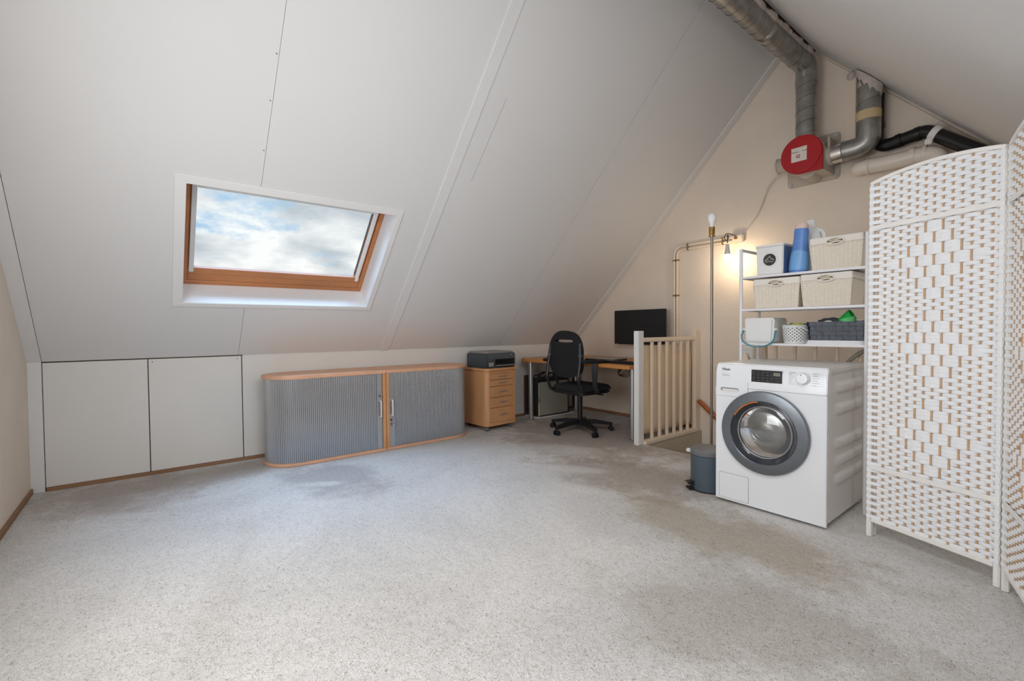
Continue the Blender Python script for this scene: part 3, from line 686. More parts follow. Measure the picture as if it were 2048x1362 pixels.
# ------------------------------------------------------------------ baluster railing beside the desk (runs along y)
rl = thing('baluster_railing', 'cream baluster railing beside desk from newel post to the far wall', 'railing', (1.79, 3.53, 0))
np_ = B().box(1.762, 1.815, 3.484, 3.566, 0.0, 1.043, 0.004).build('newel_post', M['white_paint'], rl, world=True)
B().box(1.77, 1.815, 4.452, D - 0.001, -0.2, 1.045, 0.004).build('wall_post', M['cream'], rl, world=True)
B().box(1.768, 1.812, 3.566, 4.47, 0.94, 0.98, 0.006).build('top_rail', M['cream'], rl, world=True)
B().box(1.765, 1.835, 3.566, 4.47, -0.008, 0.026, 0.004).build('bottom_rail', M['cream'], rl, world=True)
for i in range(6):
    y = 3.720 + i * 0.1222
    B().box(1.78, 1.806, y - 0.013, y + 0.013, 0.026, 0.94, 0.003).build('baluster', M['cream'], rl, world=True)
b = B(); NN = 90
vs = []
for i in range(NN + 1):
    y = 3.575 + i / NN * 0.90
    col = []
    for j in range(13):
        z = 0.905 - j / 12 * 0.835
        fold = 0.0145 * math.sin(i * 0.52 + 0.5 * math.sin(j * 0.22 + i * 0.06)) + 0.0035 * math.sin(i * 1.13 + j * 0.08 + 1.0)
        col.append(b.bm.verts.new((1.7425 + fold * (0.35 + 0.65 * min(1, j / 4)), y, z + (0.006 * math.sin(i * 0.9) if j == 12 else 0))))
    vs.append(col)
for i in range(NN):
    for j in range(12): b.bm.faces.new((vs[i][j], vs[i + 1][j], vs[i + 1][j + 1], vs[i][j + 1]))
cl = b.build('cloth_screen', M['cloth'], ang=80)
sm = cl.modifiers.new('thickness', 'SOLIDIFY'); sm.thickness = 0.002
tag(cl, 'cream fabric sheet hanging in folds behind the balusters', 'cloth')
# second railing behind the washing machine (along x)
r2_ = thing('stair_railing', 'cream railing with thin bars behind the washing machine', 'railing', (2.85, 3.53, 0))
B().box(2.832, 2.892, 3.515, 3.56, 0, 1.0, 0.004).build('newel_post', M['cream'], r2_, world=True)
B().box(2.892, 4.3, 3.52, 3.556, 0.965, 1.0, 0.004).build('top_rail', M['cream'], r2_, world=True)
B().box(2.892, 4.3, 3.52, 3.556, 0.02, 0.05, 0.004).build('bottom_rail', M['cream'], r2_, world=True)
for i in range(10):
    x = 2.955 + i * 0.125
    B().cyl((x, 3.538, 0.05), (x, 3.538, 0.965), 0.012, 10).build('bar', M['cream'], r2_, world=True)
gp = thing('gate_post', 'short round-topped cream post by the stair opening', 'post', (2.745, 3.54, 0))
B().box(2.722, 2.768, 3.518, 3.562, 0, 0.845, 0.004).build('post', M['cream'], gp, world=True)
B().ball((2.745, 3.54, 0.85), 0.022, (1, 1, 1.2)).build('knob', M['cream'], gp, world=True)
bx = thing('switch_box', 'white wall box with ribbed cover low on the far wall', 'switch box', (2.31, D, 0.8))
B().box(2.25, 2.37, D - 0.05, D - 0.0005, 0.72, 0.89, 0.006).build('housing', M['white_pl'], bx, world=True)
for i in range(4): B().box(2.256, 2.364, D - 0.054, D - 0.05, 0.745 + i * 0.036, 0.768 + i * 0.036, 0.001, 1).build('cover_slat', M['white_pl'], bx, world=True)
hr = thing('handrail', 'varnished wooden stair handrail sloping down on the far wall', 'handrail', (1.9, 4.47, 0.25))
B().tube(fillet([(1.845, 4.47, 0.305), (1.92, 4.47, 0.245), (2.5, 4.47, -0.215)], 0.1, 3), 0.024, 10, sq=(1.0, 0.85)).ball((1.845, 4.47, 0.305), 0.0235).build('rail', M['mahogany'], hr, world=True)
B().tube([(2.05, 4.47, 0.12), (2.05, 4.5, 0.10), (2.05, D, 0.10)], 0.007, 8).build('bracket', M['brass'], hr, world=True)

# ------------------------------------------------------------------ floor lamp without shade
LX, LY = 2.603, 3.30
fl = thing('floor_lamp', 'tall bare steel pole lamp with an unlit opal bulb', 'floor lamp', (LX, LY, 0))
B().lathe([(0, 0), (0.12, 0), (0.122, 0.012), (0.105, 0.02), (0.02, 0.03), (0.013, 0.05), (0, 0.05)], 32).build('base', M['steel'], fl)
B().cyl((0, 0, 0.03), (0, 0, 1.752), 0.0095, 14).build('pole', M['pole'], fl)
so = B().lathe([(0, 1.742), (0.024, 1.742), (0.025, 1.748), (0.017, 1.752), (0.019, 1.756), (0.021, 1.79), (0.0225, 1.792), (0.021, 1.797), (0.0205, 1.812), (0, 1.812)], 20).build('socket', M['brass'], fl)
B().lathe([(0, 1.805), (0.0135, 1.805), (0.0145, 1.815), (0.0175, 1.83), (0.026, 1.852), (0.031, 1.872), (0.031, 1.885), (0.026, 1.902), (0.015, 1.913), (0, 1.917)], 20).build('bulb', M['bulb_off'], fl)

# ------------------------------------------------------------------ cream conduits, junction box, lit pendant bulb
for i, (x, zt, lab) in enumerate(((1.520, 1.952, 'cream conduit pipe, outer of the bent pair on far wall'), (1.556, 1.912, 'cream conduit pipe, inner of the bent pair on far wall'))):
    b = B(); b.tube(fillet([(x, D - 0.018, 0.02), (x, D - 0.018, zt - 0.008), (2.185, D - 0.018, zt - 0.0)], 0.10 - 0.035 * i, 8), 0.0125, 10)
    tag(b.build('conduit_pipe', M['cream']), lab, 'pipe', 'cream conduits on the far wall')
def clip(pts, horiz, group='pipe clips on the far wall', lab=''):
    o = B()
    for (x, z) in pts:
        if horiz: o.box(x - 0.008, x + 0.008, D - 0.034, D - 0.0005, z - 0.017, z + 0.017, 0.003)
        else: o.box(x - 0.017, x + 0.017, D - 0.034, D - 0.0005, z - 0.008, z + 0.008, 0.003)
    tag(o.build('pipe_clip', M['brass']), lab, 'clip', group)
clip([(1.52, 1.80), (1.556, 1.80)], False, lab='small brassy double clip on the upright pipes just below the bend')
clip([(1.52, 1.42), (1.556, 1.42)], False, lab='small brassy double clip halfway down the upright pipes')
clip([(1.68, 1.947), (1.68, 1.907)], True, lab='small brassy double clip on the level pipes just after the bend')
clip([(2.06, 1.951), (2.06, 1.911)], True, lab='small brassy double clip on the level pipes near the bulb')
jb = thing('junction_box', 'cream junction box at the end of the wall pipes', 'junction box', (2.22, D, 1.93))
B().box(2.165, 2.27, D - 0.05, D - 0.0005, 1.895, 1.965, 0.008).build('box', M['cream'], jb, world=True)
B().cyl((2.205, D - 0.062, 1.935), (2.205, D - 0.05, 1.935), 0.014, 12).build('cover_screw', M['brown_strip'], jb, world=True)
pb = thing('pendant_bulb', 'lit warm bulb hanging in a white holder below the junction box', 'lamp', (2.207, D - 0.22, 1.9))
B().tube(fillet([(2.19, D - 0.05, 1.93), (2.222, D - 0.1, 1.95), (2.187, D - 0.20, 1.965), (2.172, D - 0.22, 1.92), (2.197, D - 0.22, 1.885), (2.222, D - 0.22, 1.92), (2.207, D - 0.22, 1.95), (2.207, D - 0.22, 1.865)], 0.03, 4), 0.004, 6).build('cord', M['dark_gap'], pb, world=True)
B().lathe([(0, 1.865), (0.008, 1.865), (0.016, 1.855), (0.019, 1.82), (0.022, 1.80), (0.026, 1.79), (0.026, 1.765), (0, 1.765)], 18, T(2.207, D - 0.22, -0.008)).build('holder', M['white_pl'], pb, world=True)
B().lathe([(0.0, 1.766), (0.022, 1.766), (0.029, 1.75), (0.0305, 1.738), (0.027, 1.72), (0.016, 1.709), (0, 1.705)], 18, T(2.207, D - 0.22, -0.008)).build('bulb', M['bulb_on'], pb, world=True)
tag(B().tube(fillet([(2.25, D - 0.03, 1.955), (2.29, D - 0.012, 2.0), (2.40, D - 0.012, 2.14), (2.50, D - 0.05, 2.36), (2.60, D - 0.10, 2.42)], 0.08, 5), 0.005, 6).build('fan_cable', M['cable_w']), 'thin white cable from junction box up to the fan', 'cable')

# ------------------------------------------------------------------ extractor fan on the far wall
FX_, FZ = 2.85, 2.49
fan = thing('extractor_fan', 'red and grey box extractor fan mounted on the far gable', 'fan', (FX_, D, FZ))
pl = roundrect(FX_ - 0.20, FX_ + 0.195, FZ - 0.19, FZ + 0.195, 0.03, 5)
def yprism(poly, ya, yb, bev=0.0, b=None):
    b = b or B(); b.prism([(x, z) for x, z in poly], -yb, -ya, X=RX90, bev=bev); return b
mpt = yprism(pl, 4.522, D - 0.0005, 0.004).build('mounting_plate', M['fan_grey'], fan, world=True)
for sx in (-1, 1):
    for sz in (-1, 1):
        B().cyl((FX_ + sx * 0.172, 4.512, FZ + sz * 0.166), (FX_ + sx * 0.172, 4.522, FZ + sz * 0.166), 0.012, 10).build('screw', M['steel'], mpt, world=True)
def dcover(r, n=28):   # disc with squared lower-right quadrant
    out = []
    for i in range(n + 1):
        a = math.radians(0 + 270 * i / n); out.append((FX_ + r * math.cos(a), FZ + r * math.sin(a)))
    out.append((FX_ + r, FZ - r)); return out
yprism(dcover(0.158), 4.285, 4.522, 0.004).build('housing', M['fan_grey'], fan, world=True)
rc_ = yprism(dcover(0.156), 4.262, 4.285, 0.003).build('cover', M['red'], fan, world=True)
yprism([(FX_ + 0.152 * math.cos(2 * PI * i / 36), FZ + 0.152 * math.sin(2 * PI * i / 36)) for i in range(36)], 4.254, 4.262, 0.002).build('cover_disc', M['red'], rc_, world=True)
B().box(FX_ - 0.07, FX_ + 0.045, 4.2525, 4.2545, FZ - 0.055, FZ + 0.06).build('sticker', M['label'], rc_, world=True)
b = B(); b.box(FX_ - 0.07, FX_ - 0.015, 4.2518, 4.253, FZ + 0.022, FZ + 0.026); b.box(FX_ + 0.012, FX_ + 0.045, 4.2518, 4.253, FZ + 0.022, FZ + 0.026); b.build('sticker_line', M['ink'], rc_, world=True)
b = B(); b.tube([(FX_ - 0.018 + 0.014 * math.cos(a_ * 0.6), 4.2518, FZ - 0.012 + 0.011 * math.sin(a_ * 0.6)) for a_ in range(9)], 0.0025, 6)
b.tube([(FX_ - 0.022, 4.2518, FZ - 0.012), (FX_ - 0.010, 4.2518, FZ - 0.018), (FX_ - 0.006, 4.2518, FZ - 0.030)], 0.0025, 6); b.build('sticker_emblem', M['red'], rc_, world=True)
b = B(); b.cyl((FX_ - 0.15, 4.40, FZ - 0.01), (FX_ - 0.235, 4.40, FZ - 0.01), 0.062, 20); b.lathe([(0.062, 0), (0.067, 0.004), (0.067, 0.012), (0.062, 0.016)], 20, T(FX_ - 0.235, 4.40, FZ - 0.01) @ Matrix.Rotation(PI / 2, 4, 'Y'))
b.build('inlet_stub', M['fan_grey'], fan, world=True)
b = B(); b.cyl((FX_ + 0.10, 4.385, FZ - 0.035), (FX_ + 0.19, 4.385, FZ - 0.035), 0.078, 24); b.build('outlet_collar', M['fan_grey'], fan, world=True)
B().tube([(FX_ + 0.02, 4.33, FZ - 0.145), (FX_ + 0.02, 4.50, FZ - 0.145)], 0.06, 20, sq=(0.7, 1.0)).build('housing_rib', M['fan_grey'], fan, world=True)
B().box(FX_ + 0.165, FX_ + 0.182, 4.33, 4.50, FZ + 0.02, FZ + 0.11, 0.006).build('housing_rib', M['fan_grey'], fan, world=True)

# ducts
def helix(b, p0, p1, r, pitch, rr=0.0024, ph=0.0):
    p0, p1 = Vector(p0), Vector(p1); d = (p1 - p0); L_ = d.length; d.normalize()
    u1 = d.cross(Vector((0.3, 0.7, 0.2))).normalized(); v1 = d.cross(u1)
    n = int(L_ / pitch * 18); pts = []
    for i in range(n + 1):
        a = 2 * PI * i / 18 + ph; pts.append(p0 + d * (L_ * i / n) + u1 * (r * math.cos(a)) + v1 * (r * math.sin(a)))
    b.tube(pts, rr, 4, cap=False)
dA = thing('ridge_duct', 'long spiral galvanised duct running under the ridge down into the fan', 'duct', (2.845, 4.385, 2.65))
RD = 0.076; DXc = 2.842; DZc = 3.265
b = B(); b.cyl((DXc, 4.385, 2.60), (DXc, 4.385, 3.11), RD, 28); b.build('vertical_section', M['galv'], dA, world=True)
b = B(); helix(b, (DXc, 4.385, 2.64), (DXc, 4.385, 3.10), RD, 0.10); b.build('spiral_seam', M['galv_dark'], dA, world=True)
b = B(); b.tube(fillet([(DXc, 4.385, 3.10), (DXc, 4.385, DZc), (DXc - 0.012, 4.21, DZc)], 0.15, 7), RD + 0.003, 28)
el = b.build('elbow', M['galv'], dA, world=True)
b = B()
for zq in (3.09, 3.105, 3.12, 3.135): b.lathe([(RD + 0.001, zq - 0.004), (RD + 0.006, zq), (RD + 0.001, zq + 0.004)], 28, T(DXc, 4.385, 0))
b.build('collar_rings', M['galv'], el, world=True)
b = B(); b.cyl((DXc - 0.012, 4.23, DZc), (DXc - 0.03, -0.6, DZc + 0.02), RD, 28); b.build('horizontal_section', M['galv'], dA, world=True)
b = B(); helix(b, (DXc - 0.012, 4.2, DZc), (DXc - 0.026, 1.6, DZc + 0.01), RD, 0.11); b.build('spiral_seam', M['galv_dark'], dA, world=True)
b = B()
for yq in (3.62, 3.64): b.tube([(DXc - 0.016 + (RD + 0.003) * math.cos(a_ * PI / 14), yq, DZc + 0.002 + (RD + 0.003) * math.sin(a_ * PI / 14)) for a_ in range(28)], 0.004, 6, closed=True)
b.build('joint_band', M['galv_bright'], dA, world=True)
b = B(); random.seed(11)
pts = []; rad = []
for i in range(60):
    y = 2.9 + i * (4.33 - 2.9) / 59
    pts.append((DXc + 0.048 + random.uniform(-0.005, 0.005), y, DZc + 0.050 + random.uniform(-0.004, 0.004))); rad.append(0.026 + 0.006 * math.sin(i * 0.7) + random.uniform(-0.004, 0.004))
b.tube(pts, 0.03, 9, radii=rad)
tag(b.build('sealing_foam', M['foam']), 'strip of pinkish sealing foam along the top of the ridge duct', 'foam')
dB = thing('roof_duct', 'short galvanised duct with beige tape going from fan into the right slope', 'duct', (3.27, 4.385, 2.5))
zc = FZ - 0.035; XV = 3.272
b = B(); b.cyl((FX_ + 0.185, 4.385, zc), (3.125, 4.385, zc + 0.005), RD - 0.004, 28); b.build('sleeve', M['galv_bright'], dB, world=True)
b = B(); b.tube(fillet([(3.11, 4.385, zc + 0.004), (XV, 4.385, zc + 0.01), (XV, 4.385, 2.70)], 0.15, 10), RD + 0.002, 28); b.build('elbow', M['galv'], dB, world=True)
b = B(); b.lathe([(RD, -0.004), (RD + 0.006, 0), (RD, 0.004)], 28, T(3.115, 4.385, zc + 0.004) @ Matrix.Rotation(PI / 2, 4, 'Y')); b.build('collar_ring', M['galv'], dB, world=True)
b = B(); b.cyl((XV, 4.385, 2.66), (XV, 4.385, 2.90), RD, 28); b.build('vertical_section', M['galv'], dB, world=True)
b = B(); helix(b, (XV, 4.385, 2.74), (XV, 4.385, 2.98), RD, 0.13); b.build('spiral_seam', M['galv_dark'], dB, world=True)
B().lathe([(RD + 0.0035, 2.645), (RD + 0.0035, 2.715)], 32, T(XV, 4.385, 0)).build('tape_band', M['tape'], dB, world=True)
b = B(); random.seed(4); NF = 40; up = []; md = []; lo_ = []
for i in range(NF):
    a_ = 2 * PI * i / NF; c_, s_ = math.cos(a_), math.sin(a_)
    def ft(r_): return (XV + r_ * c_, 4.385 + r_ * s_)
    zt = ZR - MR * (XV + 0.085 * c_ - XR) - 0.012
    zl = zt - 0.05 - 0.055 * abs(math.sin(i * 0.9 + 0.6)) * random.uniform(0.3, 1.0)
    up.append(b.bm.verts.new((*ft(RD + 0.013 + random.uniform(-0.003, 0.003)), zt))); md.append(b.bm.verts.new((*ft(RD + 0.008), (zt + zl) / 2))); lo_.append(b.bm.verts.new((*ft(RD + 0.0012), zl)))
for i in range(NF):
    k_ = (i + 1) % NF
    b.bm.faces.new((up[i], up[k_], md[k_], md[i])); b.bm.faces.new((md[i], md[k_], lo_[k_], lo_[i]))
tag(b.build('duct_foam', M['foam'], ang=60), 'pale foam collar where the roof duct enters the right slope', 'foam')
cv = B().box(3.095, 3.16, D - 0.05, D - 0.0005, 2.53, 3.105, 0.003)
tag(cv.build('pipe_casing', M['cream']), 'narrow cream boxed casing upright behind the roof duct', 'casing')
tag(B().ball((3.128, D - 0.045, 3.085), 0.034, (1.0, 0.8, 1.1), 12, 8).build('casing_foam', M['foam']), 'pale foam lump on top of the cream boxed casing', 'foam')
# black pipe
bp_ = thing('black_pipe', 'glossy black bent pipe running right behind the roof duct', 'pipe', (3.35, 4.47, 2.5))
path = fillet([(3.302, 4.485, 2.86), (3.302, 4.485, 2.445), (3.60, 4.44, 2.475), (3.90, 4.40, 2.215), (4.15, 4.40, 1.95)], 0.09, 7)
b = B(); b.tube(path, 0.047, 20); b.build('tube', M['black_pipe'], bp_, world=True)
for (p, q) in (((3.302, 4.485, 2.60), (3.302, 4.485, 2.64)), ((3.43, 4.459, 2.457), (3.46, 4.455, 2.461)), ((3.54, 4.446, 2.468), (3.57, 4.443, 2.47))):
    B().cyl(p, q, 0.051, 20).build('joint_ring', M['black_pipe'], bp_, world=True)
br = thing('pipe_bracket', 'white plastic bracket holding the black pipe below the right slope', 'bracket', (3.66, 4.40, 2.43))
dirp = (Vector((3.92, 4.40, 2.23)) - Vector((3.60, 4.44, 2.475))).normalized(); cpt = Vector((3.655, 4.432, 2.433))
B().cyl(cpt - dirp * 0.022, cpt + dirp * 0.022, 0.056, 18).box(3.60, 3.64, 4.385, 4.40, 2.36, 2.40, 0.004).build('clamp', M['white_pl'], br, world=True)
B().tube([(3.655, 4.40, 2.49), (3.70, 4.41, 2.515)], 0.003, 6).build('wire', M['steel'], br, world=True)
# white pvc pipe
pv = thing('white_pipe', 'white plastic drain pipe with elbow on the far wall', 'pipe', (3.2, 4.45, 2.3))
b = B(); b.tube(fillet([(3.185, D - 0.001, 2.335), (3.185, 4.45, 2.322), (3.40, 4.445, 2.31), (3.57, 4.445, 2.312), (3.665, 4.44, 2.29), (3.70, 4.43, 2.0)], 0.075, 9), 0.056, 24); b.build('tube', M['pipe_white'], pv, world=True)
for (x, w_) in ((3.255, 0.012), (3.51, 0.03), (3.585, 0.02)): B().cyl((x, 4.447, 2.317), (x + w_, 4.447, 2.316), 0.0625, 24).build('socket_ring', M['pipe_white'], pv, world=True)

# ------------------------------------------------------------------ washing machine
WX0, WX1, WYF, WYB, WH = 2.919, 3.515, 2.765, 3.395, 0.85
wm = thing('washing_machine', 'white front-loading washing machine with large grey porthole door', 'washing machine', ((WX0 + WX1) / 2, WYF + 0.31, 0))
b = B(); b.box(WX0, WX1, WYF + 0.02, WYB, 0.022, 0.815, 0.008); b.build('body', M['appl_side'], wm, world=True)
b = B(); b.box(WX0 - 0.001, WX1 + 0.001, WYF + 0.018, WYB, 0.8155, WH, 0.007); b.build('top', M['appl_side'], wm, world=True)
for x in (WX0 + 0.05, WX1 - 0.05):
    for y in (WYF + 0.07, WYB - 0.05): B().cyl((x, y, 0), (x, y, 0.024), 0.02, 12).build('foot', M['black_pl'], wm, world=True)
# side embossing: long raised pads on the right flank
for zc_, hh in ((0.735, 0.040), (0.618, 0.040), (0.43, 0.040), (0.335, 0.040), (0.235, 0.040)):
    b = B(); NY, NZ_ = 22, 12; G_ = []
    def smooth(t): t = max(0.0, min(1.0, t)); return t * t * (3 - 2 * t)
    for iy in range(NY + 1):
        y = WYF + 0.10 + (WYB - 0.012 - WYF - 0.10) * iy / NY; row = []
        for iz in range(NZ_ + 1):
            v = -1 + 2 * iz / NZ_
            h_ = 0.013 * smooth((1 - abs(v)) / 0.75) * smooth(min(iy, NY - iy) / 3.0)
            row.append(b.bm.verts.new((WX1 - 0.0005 + h_, y, zc_ + v * hh + 0.012 * (1 - smooth(min(iy, NY) / 3.0)))))
        G_.append(row)
    for iy in range(NY):
        for iz in range(NZ_): b.bm.faces.new((G_[iy][iz], G_[iy + 1][iz], G_[iy + 1][iz + 1], G_[iy][iz + 1]))
    b.build('flank_rib', M['appl_side'], wm, ang=80, world=True)
SX = 3.113
b = B(); yprism([(WX0 - 0.0005, 0.014), (WX1 + 0.0005, 0.014), (WX1 + 0.0005, 0.7065), (SX + 0.001, 0.7065), (SX + 0.001, 0.6505), (WX0 - 0.0005, 0.6505)], WYF, WYF + 0.021, 0.003, b); fr = b.build('front_panel', M['appliance'], wm, world=True)
# control fascia, leaning back a little at the top
b = B(); prof = [(WYF - 0.0005, 0.7085), (WYF + 0.004, 0.80), (WYF + 0.018, 0.843), (WYF + 0.03, WH + 0.0005), (WYF + 0.06, WH + 0.0005), (WYF + 0.06, 0.7085)]
Xp = Matrix(((0, 0, 1, 0), (1, 0, 0, 0), (0, 1, 0, 0), (0, 0, 0, 1)))
b.prism(prof, WX0 - 0.0005, WX1 + 0.0005, X=Xp, bev=0.004); fa = b.build('control_fascia', M['appliance'], wm, world=True)
sl = 0.0045 / 0.0915
def FA(x, z, o=0.0006): return T(x, WYF - 0.0005 + sl * (z - 0.7085) - o, z) @ Matrix.Rotation(math.atan(-sl), 4, 'X') @ RX90   # local xy on fascia, z towards viewer
def fpanel(name, x0, x1, z0, z1, m, t=0.001, r=0.0, par=None):
    cx_, cz = (x0 + x1) / 2, (z0 + z1) / 2; hw, hh = (x1 - x0) / 2, (z1 - z0) / 2
    b = B(); X = FA(cx_, cz)
    poly = roundrect(-hw, hw, -hh, hh, r, 5) if r else [(-hw, -hh), (hw, -hh), (hw, hh), (-hw, hh)]
    b.prism(poly, -0.001, t, X=X); return b.build(name, m, par or fa, world=True)
fpanel('seam', SX - 0.0008, SX + 0.0008, 0.7095, 0.745, M['seam'], 0.0004)
dd = yprism([(WX0 - 0.0005, 0.652), (SX - 0.0008, 0.652), (SX - 0.0008, 0.7095), (WX0 - 0.0005, 0.7095)], WYF - 0.0005, WYF + 0.021).build('drawer_front', M['appliance'], wm, world=True)
dis = fpanel('display', 3.132, 3.298, 0.752, 0.822, M['display'], 0.0012)
fpanel('display_lcd', 3.252, 3.288, 0.793, 0.810, M['display_lcd'], 0.0016)
b = B()
for row in range(4):
    for c_ in range(6):
        if row < 1 and c_ > 3: continue
        x = 3.14 + c_ * 0.0245; z = 0.808 - row * 0.0155
        if c_ == 0 and row in (0, 2): b.lathe([(0.0045, 0.0006), (0.0058, 0.0006)], 12, FA(x + 0.004, z, 0.0022))
        else: b.box(0, 0.014 - 0.004 * ((row + c_) % 2), 0, 0.0016, 0, 0.0003, X=FA(x, z, 0.0019))
b.build('display_symbols', M['display_mark'], dis, world=True)
kn = B(); kn.lathe([(0, 0.030), (0.026, 0.030), (0.029, 0.026), (0.0305, 0.004), (0.033, 0.0), (0, 0)], 36, FA(3.405, 0.790)); kn.build('selector_knob', M['appliance'], fa, world=True)
B().lathe([(0, 0.0006), (0.0028, 0.0006)], 10, FA(3.4005, 0.810, 0.0305)).build('knob_mark', M['ink'], fa, world=True)
for side in (-1, 1):
    for i in range(6):
        z = 0.820 - i * 0.0125; w_ = (0.034, 0.016, 0.030, 0.018, 0.014, 0.030)[i] if side < 0 else (0.022, 0.026, 0.030, 0.024, 0.032, 0.018)[i]
        x0 = 3.332 if side < 0 else 3.448
        fpanel('programme_line', x0, x0 + w_, z - 0.0008, z + 0.0008, M['ink_grey'], 0.0004)
        fpanel('programme_tick', (x0 if side < 0 else x0 - 0.012), (x0 + 0.05 if side < 0 else x0 + 0.05), z - 0.0042, z - 0.0036, M['ink_grey'], 0.0003)
t = text_bm('Miele', 0.0225, 0.0004); b = B(); b.merge(t, FA(2.957, 0.8075, 0.0012)); b.build('maker_lettering', M['ink'], fa, ang=0, world=True)
fpanel('small_print', 2.957, 2.998, 0.784, 0.7862, M['ink_grey'], 0.0004); fpanel('small_print', 2.957, 3.004, 0.775, 0.7772, M['ink_grey'], 0.0004)
FD = T(0, WYF - 0.0005, 0) @ RX90
B().prism(roundrect(2.949, 3.059, 0.682, 0.7045, 0.0110, 6), -0.001, 0.0008, X=FD).build('drawer_grip', M['seam'], dd, world=True)
B().prism(roundrect(2.960, 3.056, 0.683, 0.696, 0.0062, 6), 0.0, 0.0014, X=FD).build('grip_lip', M['appl_side'], dd, world=True)
# filter flap
FL = T(0, WYF, 0) @ RX90
b = B(); b.prism(roundrect(2.940, 3.120, 0.026, 0.182, 0.008, 4), -0.001, 0.0006, X=FL); b.build('flap_seam', M['seam'], fr, world=True)
b = B(); b.prism(roundrect(2.9425, 3.1175, 0.0285, 0.1795, 0.007, 4), -0.001, 0.0016, X=FL); ff = b.build('filter_flap', M['appliance'], fr, world=True)
B().lathe([(0, 0.0022), (0.009, 0.0022), (0.0095, 0.0015)], 18, T(3.025, WYF, 0.146) @ RX90).build('flap_catch', M['appl_side'], ff, world=True)
# porthole
DC = T(3.205, WYF, 0.464) @ RX90
door = B().lathe([(0.237, -0.002), (0.239, 0.014), (0.2375, 0.022), (0.234, 0.025), (0.210, 0.0285), (0.184, 0.030), (0.181, 0.028), (0.178, 0.012), (0.178, -0.004)], 72, DC).build('door', M['ring'], wm, ang=14, world=True)
b = B(); b.lathe([(0.1795, 0.026), (0.176, 0.020), (0.155, 0.004), (0.150, 0.0), (0.148, -0.004), (0.179, -0.004)], 72, DC); b.build('inner_ring', M['ring_dark'], door, world=True)
b = B(); b.lathe([(0.152, 0.0015), (0.150, 0.005), (0.147, 0.0065), (0.144, 0.005)], 72, DC); b.build('bright_rim', M['steel'], door, world=True)
b = B(); b.lathe([(0.148, 0.003), (0.13, 0.014), (0.10, 0.023), (0.05, 0.030), (0, 0.032)], 56, DC); b.build('door_glass', M['door_glass'], door, ang=80, world=True)
oa = []
for i in range(13):
    a_ = math.radians(98 + i * 4.5); oa.append((0.1775 * math.cos(a_), 0.1775 * math.sin(a_), 0.0275))
b = B(DC); b.tube(oa, 0.0035, 8); b.build('grip_accent', M['orange'], door, world=True)
# drum seen through the glass (in a recess cut visually by a dark well)
b = B(); b.lathe([(0.147, 0.0012), (0.140, 0.0008), (0.128, 0.0009), (0.118, 0.0007)], 56, DC); b.build('door_seal', M['rubber'], door, world=True)
b = B(); b.lathe([(0.119, 0.0010), (0.105, 0.0060), (0.075, 0.0040), (0.05, 0.0095), (0.02, 0.012), (0, 0.0125)], 56, DC); b.build('glass_bowl', M['drum'], door, ang=80, world=True)
b = B(DC)
for (r0, a0, a1) in ((0.085, 200, 330), (0.06, 150, 300), (0.10, 230, 320), (0.035, 80, 250)):
    b.tube([(r0 * math.cos(math.radians(a0 + (a1 - a0) * i / 14)) + 0.01, r0 * math.sin(math.radians(a0 + (a1 - a0) * i / 14)) * 0.8 + 0.01, 0.0075) for i in range(15)], 0.0035, 6)
b.build('bowl_light_streak', M['galv_bright'], door, world=True)  # bright arcs stand for light streaks refracted in the glass bowl
# ------------------------------------------------------------------ over-washer rack
RY0, RY1, RX0, RX1 = 3.185, 3.455, 2.873, 3.575
rk = thing('shelf_rack', 'white metal tube shelf rack standing astride the washing machine', 'shelf', (3.2, 3.3, 0))
for x in (RX0, RX1):
    for y in (RY0, RY1):
        B().cyl((x, y, 0.0), (x, y, 1.60), 0.0105, 12).build('post', M['rack'], rk, world=True)
    B().tube([(x, RY0, 1.592), (x, RY1, 1.592)], 0.010, 10).build('side_rail', M['rack'], rk, world=True)
    B().tube([(x, RY0, 0.10), (x, RY1, 0.10)], 0.008, 10).build('side_rail', M['rack'], rk, world=True)
SHZ = (1.408, 1.190, 0.962)
for z in SHZ:
    sh = B().box(RX0, RX1, RY0 - 0.008, RY0 + 0.008, z - 0.013, z + 0.002, 0.004).box(RX0, RX1, RY1 - 0.008, RY1 + 0.008, z - 0.013, z + 0.002, 0.004).box(RX0 - 0.008, RX0 + 0.008, RY0, RY1, z - 0.013, z + 0.002, 0.004).box(RX1 - 0.008, RX1 + 0.008, RY0, RY1, z - 0.013, z + 0.002, 0.004).build('shelf', M['rack'], rk, world=True)
    B().box(RX0 + 0.006, RX1 - 0.006, RY0 + 0.006, RY1 - 0.006, z - 0.006, z + 0.0).build('shelf_plate', M['rack'], sh, world=True)
